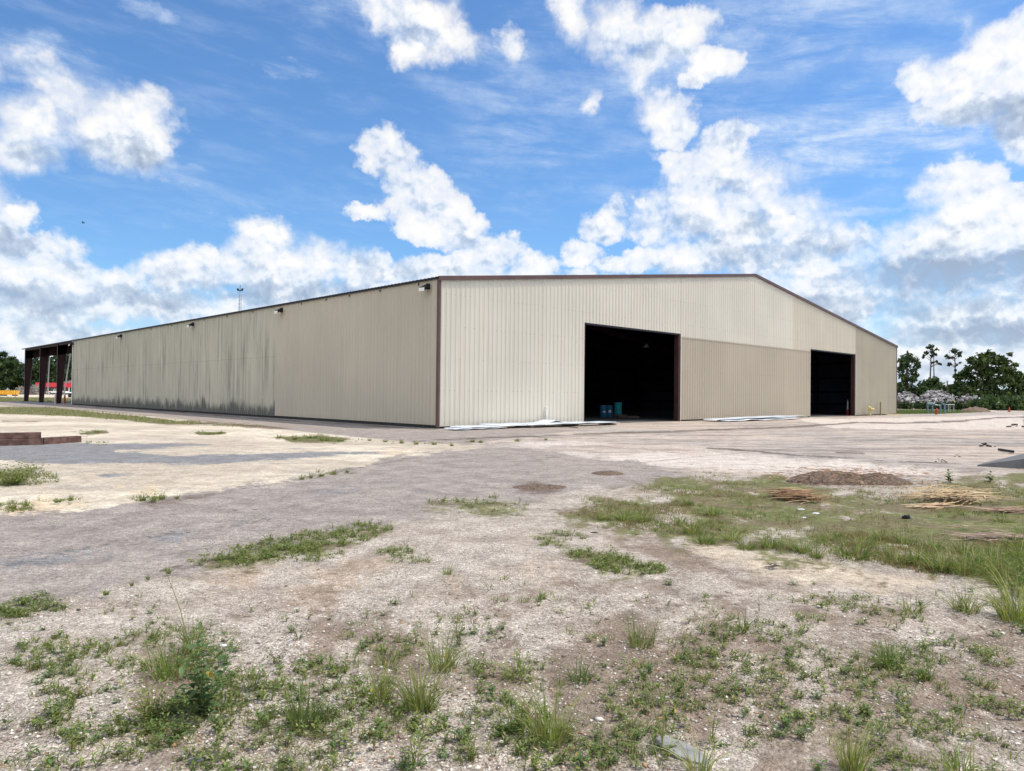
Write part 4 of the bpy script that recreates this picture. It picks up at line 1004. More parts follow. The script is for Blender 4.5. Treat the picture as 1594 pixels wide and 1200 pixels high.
p = G(1458, 645); t = thing('fire_hydrant', 'small rusty red hydrant in front of the blue grey pipes', 'hydrant', (p[0], p[1], 0))
mb = MB(); mb.lathe([(.17, 0), (.17, .05), (.12, .07), (.12, .42), (.16, .44), (.16, .48), (.13, .55), (.06, .64), (.03, .7)], 14); mb.build('barrel', M['rust'], t, smooth=True)
for s in (-1, 1):
    mb = MB(); mb.tube([(0, 0, .36), (s * .22, 0, .36)], .07, 10); mb.build('nozzle', M['rust'], t, smooth=True)
# concrete culvert lid and cone
p = G(1478, 641.8); mb = MB(); mb.box(-.5, .5, -.5, .5, .9, 1.0); 
def box_on_legs(px, py, w_, d_, z0, z1, label):
    p = G(px, py); t = thing('table', label, 'table', (p[0], p[1], 0), .2)
    m1 = MB(); m1.box(-w_ / 2, w_ / 2, -d_ / 2, d_ / 2, z0, z1); m1.build('top', M['white'], t)
    for sx in (-1, 1):
        for sy in (-1, 1):
            m1 = MB(); m1.box(sx * w_ * .42 - .03, sx * w_ * .42 + .03, sy * d_ * .4 - .03, sy * d_ * .4 + .03, 0, z0); m1.build('leg', M['galv'], t)
box_on_legs(1477.5, 641.2, 1.0, .8, .95, 1.03, 'white topped stand just right of the blue grey pipes')
p = G(1571, 641.0); t = thing('traffic_cone', 'faded orange cone at the foot of the hedge on the far right', 'cone', (p[0], p[1], 0))
mb = MB(); mb.box(-.2, .2, -.2, .2, 0, .04); mb.build('base', M['rust'], t); mb = MB(); mb.lathe([(.16, .04), (.03, .72), (.02, .72)], 14); mb.build('cone', M['rust'], t)
# white debris pile behind the hedge
rr = random.Random(8)
def debris(px0, px1, depth, zt, n_, seed, label):
    c = AT((px0 + px1) / 2, 620, depth); mb = MB(); hw = (px1 - px0) / 2 * depth / F_PX; rr = random.Random(seed)
    for i in range(n_):
        a = rr.uniform(-1, 1); top = zt * (1 - abs(a) ** 2.5) * rr.uniform(.85, 1.05); z = top * rr.random() ** .5
        s = rr.uniform(.12, .5); chunk(mb, (a * hw, rr.uniform(-1.5, 1.5) * (1 - z / zt * .6), z), s, rr, rr.uniform(.2, .9))
    for i in range(n_ // 12):
        a = rr.uniform(-.8, .8) * hw; z = zt * .6; d = Vector((rr.uniform(-1, 1), rr.uniform(-1, 1), rr.uniform(.2, 1))).normalized()
        mb.tube([(a, 0, z), (a + d.x, d.y, z + d.z * .8)], .05, 5)
    o = mb.build('debris_pile', mat_deb, None, (c[0], c[1], 0)); tag(o, label, 'debris pile')
mat_deb, n, b = material('pale_debris')
g_ = n.node('ShaderNodeNewGeometry').outputs['Random Per Island']
rp = n.node('ShaderNodeValToRGB'); n.l.new(g_, rp.inputs[0]); cr = rp.color_ramp; cr.interpolation = 'CONSTANT'
cr.elements[0].color = (.50, .48, .48, 1); cr.elements[1].position = .8; cr.elements[1].color = (.16, .14, .14, 1)
for p_, c_ in ((.25, (.33, .31, .31, 1)), (.45, (.62, .61, .60, 1)), (.65, (.34, .29, .27, 1))): e = cr.elements.new(p_); e.color = c_
n.l.new(rp.outputs[0], b.inputs['Base Color']); b.inputs['Roughness'].default_value = .7
debris(1392, 1431, 128, 2.9, 420, 1, 'pale debris pile at the left, nearest the warehouse, behind the hedge')
debris(1424, 1489, 128, 3.2, 700, 2, 'larger whitish pink debris pile behind the hedge')
debris(1486, 1528, 128, 2.5, 150, 3, 'low straggling pale debris to the right of the larger pile')
p = AT(1474.5, 600, 135); mb = MB(); mb.tube([(0, 0, 0), (0, 0, 5.1)], [.13, .1], 8); t_ = mb.build('utility_pole', M['dkbark'], None, (p[0], p[1], 0)); tag(t_, 'thin dark pole rising behind the whitish debris pile', 'pole')
# lattice mast behind the roof
p = AT(373, 500, 150); t = thing('lattice_mast', 'slim pale mast with a dark head rising above the long roof', 'mast', (p[0], p[1], 0))
zt = AT(373, 447, 150)[2]
mb = MB(); w_ = .26
for i in range(3):
    a = 2 * math.pi * i / 3; mb.tube([(w_ * math.cos(a), w_ * math.sin(a), 0), (w_ * math.cos(a), w_ * math.sin(a), zt - .9)], .05, 5)
k = 0
while k * .8 < zt - 1.6:
    for i in range(3):
        a, b_ = 2 * math.pi * i / 3, 2 * math.pi * (i + 1) / 3
        mb.tube([(w_ * math.cos(a), w_ * math.sin(a), k * .8), (w_ * math.cos(b_), w_ * math.sin(b_), k * .8 + .8)], .028, 4)
    k += 1
mb.build('lattice', M['galv'], t)
mb = MB(); mb.tube([(0, 0, zt - 1.), (0, 0, zt + .5)], .05, 6); mb.box(-.55, .55, -.08, .08, zt - .75, zt - .6); mb.hexa([(-.6, -.15, zt - .6), (-.2, -.15, zt - .6), (-.2, .15, zt - .6), (-.6, .15, zt - .6)], [(-.65, -.1, zt - .2), (-.3, -.1, zt - .3), (-.3, .1, zt - .3), (-.65, .1, zt - .2)])
mb.hexa([(.2, -.15, zt - .6), (.6, -.15, zt - .6), (.6, .15, zt - .6), (.2, .15, zt - .6)], [(.3, -.1, zt - .3), (.65, -.1, zt - .2), (.65, .1, zt - .2), (.3, .1, zt - .3)]); mb.build('head', M['black'], t)
# ------------------------------------------------------------------ background left
DL = 270.
def LP(px, depth=DL): q = AT(px, 606, depth); return (q[0], q[1], 0)
def zat(px, py, depth): return AT(px, py, depth)[2]
t = thing('canopy_building', 'low building with a long bright red canopy seen through the open bay', 'building', LP(89))
wpx = DL / F_PX
x0, x1 = (66 - 89) * wpx, (135 - 89) * wpx
zt, zb = zat(89, 596, DL), zat(89, 602.6, DL)
mb = MB(); mb.box(x0, x1, -4, 5, zb, zt); mb.build('red_fascia', M['red'], t)
mb = MB(); mb.box(x0 + 1, x1, 0, 12, 0, zb - .02); mb.build('wall', plain('shop_wall', (.20, .18, .17), .8), t)
rf_ = MB(); rf_.hexa([(x0 + 6, -1, zt), (x1 - 1, -1, zt), (x1 - 1, 9, zt), (x0 + 6, 9, zt)], [(x0 + 9, 3.5, zt + 1.2), (x1 - 4, 3.5, zt + 1.2), (x1 - 4, 4.5, zt + 1.2), (x0 + 9, 4.5, zt + 1.2)]); rf_.build('roof', plain('brown_roof', (.16, .11, .09), .8), t)
for i in range(5):
    xx = x0 + .6 + i * (x1 - x0 - 1.2) / 4; mb = MB(); mb.box(xx - .15, xx + .15, -3.6, -3.3, 0, zb - .02); mb.build('post', M['white'], t)
for i in range(4):
    xx = x0 + 2 + i * 3.6; mb = MB(); mb.box(xx, xx + 2, -.08, -.01, .8, 2.3); mb.build('window', M['glass'], t)
# white pickup
t = thing('pickup_truck', 'white pickup truck parked in front of the red canopy', 'pickup truck', LP(90, 256), .04)
L_ = 6.6
body = MB()
prof = [(-3.3, .55), (-3.3, 1.15), (-1.0, 1.2), (-.95, 1.3), (.9, 1.3), (1.1, 1.28), (3.1, 1.15), (3.3, .95), (3.3, .55)]
body.add([(x, y, z) for y in (-1, 1) for x, z in prof], [tuple(range(8, -1, -1)), tuple(range(9, 18))] + [(i, (i + 1) % 9, 9 + (i + 1) % 9, 9 + i) for i in range(9)]); body.build('body', M['white'], t)
cab = MB(); cp = [(-1.05, 1.3), (-.85, 1.95), (.45, 1.95), (1.15, 1.3)]
cab.add([(x, y * (1 if z < 1.5 else .85), z) for y in (-.95, .95) for x, z in cp], [(3, 2, 1, 0), (4, 5, 6, 7)] + [(i, (i + 1) % 4, 4 + (i + 1) % 4, 4 + i) for i in range(4)]); cab.build('cab', M['white'], t)
for y in (-.985, .985):
    wn = MB(); wn.hexa([(-.85, y - .02, 1.36), (.9, y - .02, 1.36), (.9, y + .02, 1.36), (-.85, y + .02, 1.36)], [(-.72, y * .88 - .02, 1.86), (.38, y * .88 - .02, 1.86), (.38, y * .88 + .02, 1.86), (-.72, y * .88 + .02, 1.86)]); wn.build('side_window', M['glass'], t)
for x in (-2.1, 2.1):
    for y in (-.92, .92):
        wh = MB(); wh.tube([(x, y - .13, .42), (x, y + .13, .42)], .42, 18); w0 = wh.build('tyre', M['tyre'], t)
        wh = MB(); wh.tube([(x, y - .15, .42), (x, y + .15, .42)], .22, 12); wh.build('rim', M['galv'], w0)
# yellow containers
def container(pxa, pxb, label, depth=188):
    c = (pxa + pxb) / 2; t = thing('skip_container', label, 'container', LP(c, depth)); hw = (pxb - pxa) / 2 * depth / F_PX
    z1 = zat(c, 607.8, depth)
    mb = MB(); mb.hexa([(-hw + .25, -1, .28), (hw - .25, -1, .28), (hw - .25, 1, .28), (-hw + .25, 1, .28)], [(-hw, -1.1, z1), (hw, -1.1, z1), (hw, 1.1, z1), (-hw, 1.1, z1)]); mb.build('shell', M['orangeyel'], t)
    mb = MB(); mb.box(-hw - .04, hw + .04, -1.18, -1.10, z1 - .10, z1 + .03); mb.build('rim', M['orangeyel'], t)
    for i in range(5):
        x = -hw + .5 + i * (2 * hw - 1.) / 4; mb = MB(); mb.box(x - .06, x + .06, -1.16, -1.05, .35, z1 - .1); mb.build('rib', M['orangeyel'], t)
    for x in (-hw * .7, hw * .7):
        mb = MB(); mb.box(x - .15, x + .15, -.9, .9, 0, .28); mb.build('skid', M['black'], t)
container(3.2, 27, 'orange yellow low container nearest the open bay'); container(-22, 2.6, 'orange yellow low container cut off by the left edge')
# grey brush piles, posts, barrel, bollards
def brush(px0, px1, depth, h, n_, seed, label, cols=((.30, .29, .27), (.42, .41, .39), (.18, .16, .14))):
    g = np.random.default_rng(seed); c = LP((px0 + px1) / 2, depth); hw = (px1 - px0) / 2 * depth / F_PX
    V = []; cc = []
    for i in range(n_):
        a = g.uniform(-1, 1); z = h * (1 - a * a * .7) * g.random(); d = g.normal(0, 1, 3); d /= np.linalg.norm(d); L = g.uniform(.5, 1.6); w = g.normal(0, 1, 3); w = np.cross(d, w); w /= np.linalg.norm(w); w *= .06
        p = np.array([a * hw, g.uniform(-1.5, 1.5), z]); q0 = p - d * L / 2; q1 = p + d * L / 2; q0[2] = max(q0[2], 0); q1[2] = max(q1[2], 0)
        V += [q0 - w, q0 + w, q1 + w * .5, q1 - w * .5]; cc += [cols[int(g.integers(0, len(cols)))]] * 4
    F = np.arange(len(V)).reshape(-1, 4)
    o = link('brush_pile', mesh_np('brush_pile', np.array(V), [F], np.array(cc)), M['straw'], None, c); tag(o, label, 'brush pile')
brush(46.5, 63, 235, 3.2, 700, 1, 'grey brush pile between the first two columns of the open bay')
brush(26, 39, 240, 2.6, 420, 2, 'grey brush pile right of the yellow containers')
def pole(px, py_top, depth, lean, label, r_=.16, arm=False):
    p = LP(px, depth); z = zat(px, py_top, depth); t = thing('utility_pole', label, 'pole', p)
    mb = MB(); mb.tube([(0, 0, 0), (lean, 0, z)], [r_, r_ * .7], 8); mb.build('pole', M['pole'], t)
    if arm: mb = MB(); mb.box(lean * .93 - 1.1, lean * .93 + 1.1, -.06, .06, z * .93, z * .93 + .14); mb.build('crossarm', M['pole'], t)
pole(74, 551, 245, .5, 'tall grey pole between the second and third columns of the open bay', .22)
pole(99.5, 548, 248, 2.0, 'leaning grey pole next to the weathered wall end', .24, True)
pole(24.5, 604.5, 150, 0, 'thin grey post near the yellow containers', .06)
p = LP(109.5, 165); t = thing('barrel', 'dark barrel with a pale lid at the far end of the weathered wall', 'barrel', p)
mb = MB(); mb.lathe([(.42, 0), (.44, .3), (.42, .95)], 16); mb.build('shell', M['black'], t); mb = MB(); mb.lathe([(.45, .95), (.45, 1.12), (.3, 1.2)], 16); mb.build('lid', M['white'], t)
def bollard(bx, by, mat, label):
    q = B(bx, by); t = thing('bollard', label, 'bollard', (q[0], q[1], 0)); mb = MB(); mb.tube([(0, 0, 0), (0, 0, 1.0)], .10, 12); mb.build('post', mat, t); mb = MB(); mb.lathe([(.1, 1.0), (.08, 1.06), (.03, 1.09)], 12); mb.build('cap', M['white'], t)
bollard(-.12, 72.7, plain('faded_red_white', (.55, .38, .36), .6), 'faded pinkish bollard on the left of the nearest bay column'); bollard(.85, 72.7, M['rust'], 'rusty red bollard on the right of the nearest bay column')
sl_ = MB(); sl_.box(-2.2, W + .5, L1 + .1, LE + 1.2, -.08, .022); o = sl_.build('bay_slab', plain('bay_slab', (.30, .27, .26), .9, var=.2, scale=.6), None, BC); o.rotation_euler = (0, 0, BLD_ANG); tag(o, kind='structure')
# a bird far off in the sky
p = AT(129.5, 347, 60); mb = MB(); mb.tube([(-.13, 0, 0), (-.05, 0, .01), (.06, 0, .0), (.14, 0, -.01)], [.012, .035, .03, .008], 8)
t = thing('bird', 'tiny dark bird flying in the blue above the left clouds', 'bird', p); mb.build('body', M['black'], t, smooth=True)
for s in (-1, 1):
    mb = MB(); mb.add([(.05, s * .02, .01), (-.04, s * .02, .01), (-.03, s * .12, .10), (.04, s * .14, .11), (-.06, s * .26, .07)], [(0, 1, 2, 3), (3, 2, 4)]); mb.build('wing', M['black'], t)
# ------------------------------------------------------------------ trees
def foliage(blobs, dens, leaf, cols, seed, droop=0.):
    """blobs: (x,y,z,r) in metres; many leaf clumps spread through each blob"""
    g = np.random.default_rng(seed); Ps = []; Cs = []
    for (x, y, z, r_) in blobs:
        n_ = int(dens * r_ * r_) + 12
        d = g.normal(0, 1, (n_, 3)); d /= np.linalg.norm(d, axis=1)[:, None]
        k = g.random(n_) ** .45; bump = 1 + .28 * np.sin(d[:, 0] * 5 + x) * np.cos(d[:, 1] * 4 + z) + .18 * np.sin(d[:, 2] * 9 + y)
        Ps.append(np.array([x, y, z]) + d * (r_ * k * bump)[:, None] * np.array([1, 1, .78])); c = np.array(cols)[g.integers(0, len(cols), n_)] * g.uniform(.7, 1.3, (n_, 1))
        Cs.append(c * g.uniform(.85, 1.15))
    P_ = np.concatenate(Ps); C_ = np.concatenate(Cs); n_ = len(P_)
    s = leaf * g.uniform(.5, 1.3, n_)
    a = g.normal(0, 1, (n_, 3)); a /= np.linalg.norm(a, axis=1)[:, None]; b_ = np.cross(a, g.normal(0, 1, (n_, 3))); b_ /= np.linalg.norm(b_, axis=1)[:, None]
    a = a * s[:, None]; b_ = b_ * (s * .55)[:, None]
    V = np.stack([P_ - a, P_ - b_ * .9 + a * .1, P_ + a, P_ + b_ + a * .15], 1).reshape(-1, 3); V[:, 2] = np.maximum(V[:, 2], .02)
    return V, np.arange(len(V)).reshape(-1, 4), np.repeat(C_, 4, 0)
GREEN = [(.035, .065, .022), (.05, .085, .028), (.075, .11, .035), (.028, .05, .02)]
OAK = [(.045, .075, .024), (.065, .10, .03), (.09, .13, .04), (.03, .055, .02)]
PINE = [(.030, .055, .026), (.045, .075, .034), (.06, .09, .04)]
def tree(name, label, px, depth, blobs_px, trunks, cols, leaf=.42, dens=90, seed=1, group=None, cat='tree', bark='dkbark', limb=True, limbk=.62):
    """blobs in picture measures converted to metres at the tree's distance"""
    s = depth / F_PX; base = AT(px, 620, depth); t = empty(name, (base[0], base[1], 0)); tag(t, label, cat, group)
    g = random.Random(seed); bl = []
    for (bx, by, br) in blobs_px:
        r_ = br * s; bl.append(((bx - px) * s, g.uniform(-1, 1) * r_ * .9, AT(bx, by, depth)[2], r_))
        if br > 7: bl.append(((bx - px) * s + g.uniform(-.5, .5) * r_, g.choice((-1, 1)) * r_ * 1.0, AT(bx, by, depth)[2] - r_ * .1, r_ * .8))
    V, F, C = foliage(bl, dens, leaf, cols, seed); link('crown', mesh_np('crown', V, [F], C), M['leaf'], t)
    mb = MB()
    for (xb, xt, yt, r0) in trunks:
        zt = AT(xt, yt, depth)[2]; a = ((xb - px) * s, 0, -.1); c = ((xt - px) * s, 0, zt)
        mid = ((a[0] + c[0]) / 2 + g.uniform(-.3, .3), g.uniform(-.3, .3), zt * .5)
        mb.tube([a, mid, c], [r0, r0 * .75, r0 * .3], 7)
    if limb and trunks:
        xb, xt, yt, r0 = trunks[0]
        for (x, y, z, r_) in bl[:14]:
            zs = max(.8, z * limbk); k = min(1., zs / max(AT(xt, yt, depth)[2], .1)); sx = ((xb - px) + (xt - xb) * k) * s
            mb.tube([(sx, 0, zs), ((sx + x) / 2, y / 2, (zs + z) / 2 + .2), (x, y, z)], [r0 * .4, r0 * .25, r0 * .1], 5)
    if trunks: mb.build('trunk', M[bark], t)
    return t
tree('broadleaf_tree', 'dense tree of several stems right beside the far warehouse corner', 1411, 150,
     [(1401, 562, 8), (1412, 557, 9), (1424, 562, 7), (1428, 570, 6), (1398, 575, 7), (1408, 570, 9), (1421, 577, 7), (1426, 584, 5), (1403, 586, 7), (1416, 590, 8), (1408, 600, 9), (1398, 604, 8), (1420, 606, 9)],
     [(1407, 1403, 570, .3), (1411, 1412, 562, .32), (1414, 1421, 570, .26)], GREEN, .4, 75, 1)
tree('pine_tree', 'tallest pine with two bare stems and a small tufted crown', 1449, 155,
     [(1452, 539, 4.6), (1447, 541, 3.4), (1456, 544, 3), (1449, 547, 4.2), (1443, 549, 3.6), (1454, 551, 3.4), (1439, 553, 2.6), (1450, 554, 3.), (1437, 556, 1.8), (1457, 552, 2.), (1452, 564, 2.6), (1457, 563, 2.4), (1461, 566, 1.8), (1464, 567, 1.3)],
     [(1447, 1449.5, 541, .21), (1451, 1453, 549, .17)], PINE, .30, 95, 2, 'two tall pines', bark='bark', limbk=.93)
tree('pine_tree', 'tall single stemmed pine left of the broad oak', 1487, 155,
     [(1482, 547, 4.6), (1488, 546, 4.4), (1492, 550, 4), (1496, 549, 2.4), (1494, 554, 2.6), (1474, 557, 3.6), (1471, 554, 2.4), (1479, 566, 3), (1476, 568, 2.2), (1493, 565, 2.8), (1491, 568, 2.2), (1487, 576, 2.2), (1484, 556, 2.5)],
     [(1489, 1486, 545, .2)], PINE, .30, 95, 3, 'two tall pines', bark='bark', limbk=.93)
tree('oak_tree', 'broad dark oak with a wide uneven crown at the far right', 1540, 150,
     [(1536, 552, 8), (1530, 562, 10), (1545, 561, 10), (1508, 562, 7), (1516, 559, 6), (1520, 570, 10), (1505, 574, 7), (1512, 583, 11), (1498, 586, 8), (1534, 580, 12), (1555, 560, 8), (1564, 563, 8), (1566, 575, 10), (1551, 576, 11), (1575, 578, 9), (1583, 586, 10),
      (1560, 591, 12), (1541, 597, 13), (1520, 598, 11), (1580, 600, 12), (1594, 592, 8), (1600, 601, 9), (1575, 612, 11), (1592, 611, 11), (1555, 612, 11), (1535, 612, 11), (1515, 612, 10), (1497, 598, 8), (1570, 552, 4), (1578, 568, 5)],
     [(1540, 1537, 560, .55), (1543, 1556, 575, .35), (1537, 1518, 575, .33)], OAK, .45, 80, 4)
fill = [(1440, 598, 10, 151), (1452, 592, 9, 150), (1459, 600, 9, 149), (1447, 606, 9, 148), (1432, 606, 8, 152), (1467, 605, 7, 152), (1479, 604, 8, 150), (1489, 601, 9, 153), (1500, 606, 10, 149), (1512, 608, 9, 148), (1398, 612, 9, 150)]
for i, (x, y, r_, d) in enumerate(fill):
    tree('understory_tree', '%s of the low bushy trees behind the pale debris, counted from the left' % ('third fifth sixth fourth second eighth seventh ninth tenth eleventh first'.replace('fourth second', 'second fourth').split()[i] if False else ['third', 'fifth', 'sixth', 'fourth', 'second', 'seventh', 'eighth', 'ninth', 'tenth', 'eleventh', 'first'][i]), x, d, [(x, y, r_ * .8), (x - r_ * .6, y + r_ * .7, r_ * .8), (x + r_ * .6, y + r_ * .6, r_ * .8), (x, y + r_ * 1.4, r_)],
         [(x, x + .5, y, .16)], GREEN, .4, 70, 20 + i, 'low trees behind the debris', limb=False)
for i in range(13):
    x = 1612 + i * 34 + 6 * math.sin(i * 2.1); hgt_ = 18 + 12 * abs(math.sin(i * 1.7)); d = 150 + 8 * math.sin(i)
    if i >= 0: tree('roadside_tree', 'dark bushy tree continuing the row at the right edge', x, d, [(x, 620 - hgt_ * 1.9, hgt_ * .55), (x - 10, 620 - hgt_ * 1.2, hgt_ * .6), (x + 10, 620 - hgt_ * 1.1, hgt_ * .6), (x, 620 - hgt_ * .4, hgt_ * .6)],
         [(x, x, 600, .25)], GREEN, .5, 45, 60 + i, 'trees along the right edge', limb=False)
# hedge of shrubs in front of the debris
k = 0; x = 1391
while x < 1760:
    d = 121 + 2.5 * math.sin(k * 1.9); top = 625.5 - (1.5 + 1.5 * math.sin(k * 1.3)) - (5.5 if x > 1532 else 0) - (4 if x > 1508 else 0)
    bot = horizon(x) + 1.65 * F_PX / d; r_ = (bot - top) / 2
    lab = 'dark green shrub in the hedge below the pale debris piles' if x < 1525 else 'tall dark green shrub in the hedge under the broad oak'
    tree('shrub', lab, x, d, [(x, top + r_ * .9, r_ * .9), (x - 3, top + r_ * 1.3, r_ * .8), (x + 3.5, top + r_ * 1.4, r_ * .8), (x, bot - r_ * .5, r_ * .75)], [(x, x, top + r_, .06)], [tuple(q * (.8 if x < 1500 else 1.25) for q in c_) for c_ in GREEN], .26, 170, 100 + k,
         'hedge shrubs below the debris' if x < 1525 else 'hedge shrubs under the oak', 'shrub', limb=False)
    x += 8.5 + 2.5 * math.sin(k * 2.7); k += 1
# tree line at the left
LT = [(-6, 560, 13), (6, 552, 12), (16, 560, 12), (27, 566, 12), (36, 571, 11), (48, 566, 12), (57, 560, 10), (66, 566, 11), (76, 560, 11), (86, 556, 11), (97, 553, 12), (108, 548, 13), (120, 550, 14)]
for i, (x, y, r_) in enumerate(LT):
    d = 300 + 12 * math.sin(i * 2.3)
    ORD = ('first', 'second', 'third', 'fourth', 'fifth', 'sixth', 'seventh', 'eighth', 'ninth', 'tenth', 'eleventh', 'twelfth')
    lab, grp = ('%s tree from the left edge in the dark wood before the open bay' % ORD[i], 'trees left of the open bay') if x < 36 else ('%s tree from the left of those seen through the open bay' % ORD[i - 4], 'trees seen through the open bay')
    tree('woodland_tree', lab, x, d, [(x, y, r_ * .55), (x - r_ * .5, y + r_ * .7, r_ * .62), (x + r_ * .5, y + r_ * .6, r_ * .6), (x, y + r_ * 1.5, r_ * .75), (x - r_ * .4, y + r_ * 2.4, r_ * .8), (x + r_ * .5, y + r_ * 2.5, r_ * .8), (x, y + r_ * 3.2, r_ * .85)],
         [(x, x, y, .3)], GREEN if i % 3 else OAK, .8, 24, 200 + i, grp, limb=False)
for i in range(12):
    x = -30 - i * 38; y = 566 + 8 * math.sin(i * 1.9); d = 300 + 15 * math.sin(i * 2.9); r_ = 17
    tree('woodland_tree', 'tree of the wood beyond the left edge', x, d, [(x, y, r_ * .6), (x - 9, y + 12, r_ * .65), (x + 9, y + 11, r_ * .65), (x, y + 25, r_ * .85), (x, y + 36, r_)], [(x, x, y, .3)], GREEN, .8, 20, 240 + i, 'trees beyond the left edge', limb=False)
# ------------------------------------------------------------------ weeds and grass
GC = [(.15, .205, .05), (.20, .25, .07), (.10, .15, .04), (.27, .28, .10), (.12, .185, .05)]
DRY = [(.30, .25, .12), (.36, .30, .17), (.24, .17, .09)]
def blades(X, Y, Z0, Hh, Wd, th, lean, cols, g, S=3):
    """arrays of bent tapering blades"""
    n_ = len(X); V = []; k = np.arange(S + 1) / S
    wx, wy = -np.sin(th), np.cos(th); ra = g.uniform(0, 6.28, n_); wx, wy = np.cos(ra), np.sin(ra)
    for s in range(S + 1):
        t = s / S; bend = lean * t ** 1.7; x = X + np.cos(th) * bend * Hh; y = Y + np.sin(th) * bend * Hh; z = Z0 + Hh * (t - .36 * np.minimum(lean, 1.9) * t * t)
        w = Wd * (1 - t) ** .7 * .5 if s < S else None
        if s < S: V += [np.stack([x - wx * w, y - wy * w, z], -1), np.stack([x + wx * w, y + wy * w, z], -1)]
        else: V += [np.stack([x, y, z], -1)]
    nv = 2 * S + 1; V = np.stack(V, 1).reshape(-1, 3); o = (np.arange(n_) * nv)[:, None, None]
    q = np.array([[2 * s, 2 * s + 1, 2 * s + 3, 2 * s + 2] for s in range(S - 1)]); tr = np.array([[2 * S - 2, 2 * S - 1, 2 * S]])
    return V, (q[None] + o).reshape(-1, 4), (tr[None] + o).reshape(-1, 3), np.repeat(cols, nv, 0)
def leaves(P_, D_, L_, Wd, cols):
    """oval leaves: base point P, direction D (unit), length, width; 6-corner blade folded on its midrib"""
    up = np.array([0, 0, 1.]); sd = np.cross(D_, up); nn_ = np.linalg.norm(sd, axis=1)[:, None]; sd = np.where(nn_ < 1e-3, [[1, 0, 0]], sd / np.maximum(nn_, 1e-6)); no = np.cross(sd, D_)
    L = L_[:, None]; w = Wd[:, None] * .5
    pts = [P_, P_ + D_ * L * .3 + sd * w * .85 + no * w * .3, P_ + D_ * L * .62 + sd * w + no * w * .3, P_ + D_ * L * 1.0 - no * L * .10, P_ + D_ * L * .62 - sd * w + no * w * .3, P_ + D_ * L * .3 - sd * w * .85 + no * w * .3, P_ + D_ * L * .5]
    V = np.stack(pts, 1).reshape(-1, 3); n_ = len(P_); o = (np.arange(n_) * 7)[:, None, None]
    q = np.array([[0, 1, 2, 6], [6, 2, 3, 3], [0, 6, 4, 5]]); q1 = np.array([[0, 1, 2, 6], [0, 6, 4, 5]]); t1 = np.array([[6, 2, 3], [6, 3, 4]])
    return V, (q1[None] + o).reshape(-1, 4), (t1[None] + o).reshape(-1, 3), np.repeat(cols, 7, 0)
class VEG:
    def __init__(s): s.V = []; s.Q = []; s.T = []; s.C = []; s.n = 0
    def add(s, r_):
        V, Q, T, C = r_; s.V.append(V); s.Q.append(Q + s.n); s.T.append(T + s.n); s.C.append(C); s.n += len(V)
    def build(s, name, loc=None, mat='grass'):
        V = np.concatenate(s.V)
        if loc is not None: V = V - np.array(loc)
        return link(name, mesh_np(name, V, [np.concatenate(s.Q), np.concatenate(s.T)], np.concatenate(s.C)), M[mat], None, loc)
def colpick(cols, n_, g, var=.25): return np.array(cols)[g.integers(0, len(cols), n_)] * g.uniform(1 - var, 1 + var, (n_, 1))
def sub_tuft(vg, x, y, h, rad, n_, g, cols=GC, dry=.12, wd=.006, lean=.55):
    a = g.uniform(0, 6.28, n_); r_ = rad * .42 * g.random(n_) ** .6; X = x + r_ * np.cos(a); Y = y + r_ * np.sin(a)
    th = a + g.normal(0, .5, n_); H_ = h * g.uniform(.30, 1.15, n_) ** 1.0; le = np.clip(g.normal(lean, .35, n_), .05, 1.6) * rad / max(h, 1e-3) * 2.0; le = np.minimum(le, 1.9)
    c = colpick(cols, n_, g); d = g.random(n_) < dry; c[d] = colpick(DRY, int(d.sum()), g)
    vg.add(blades(X, Y, gz(X, Y) - .004, H_, wd * g.uniform(.6, 1.3, n_), th, le, c, g, 4 if h > .08 else 3))
def sub_broad(vg, x, y, h, rad, stems, g, cols=GC, leafL=.03, per=7, dry=.04, wratio=.42):
    for k in range(stems):
        a = g.uniform(0, 6.28); l = rad * g.random() ** .7; H_ = h * g.uniform(.5, 1.05); tip = np.array([x + l * math.cos(a), y + l * math.sin(a), H_]); b0 = np.array([x + .15 * l * math.cos(a), y + .15 * l * math.sin(a), 0.])
        n_ = per; t = (np.arange(n_) + .6) / n_; P_ = b0 + (tip - b0) * t[:, None]; P_[:, 2] += gz(P_[:, 0], P_[:, 1])
        aa = g.uniform(0, 6.28) + np.arange(n_) * 2.4; el_ = g.uniform(.05, .8, n_); D_ = np.stack([np.cos(aa) * np.cos(el_), np.sin(aa) * np.cos(el_), np.sin(el_)], -1)
        c = colpick(cols, n_, g, .2)
        if dry and g.random() < dry * 1.2: c[g.integers(0, n_)] = (.50, .34, .05)
        LL = leafL * g.uniform(.6, 1.25, n_) * (1.1 - .35 * t); vg.add(leaves(P_, D_, LL, LL * wratio * g.uniform(.8, 1.2, n_), c))
        sX = np.array([b0[0]]); d = tip - b0; hh = np.array([H_]); le = math.hypot(d[0], d[1]) / max(H_, 1e-3)
        vg.add(blades(sX, np.array([b0[1]]), gz(sX, np.array([b0[1]])) - .003, hh * (1 + .35 * le * .5), np.array([.0045]), np.array([math.atan2(d[1], d[0])]), np.array([le * .85]), np.array([[.16, .14, .05]]), g, 4))
g = np.random.default_rng(42)
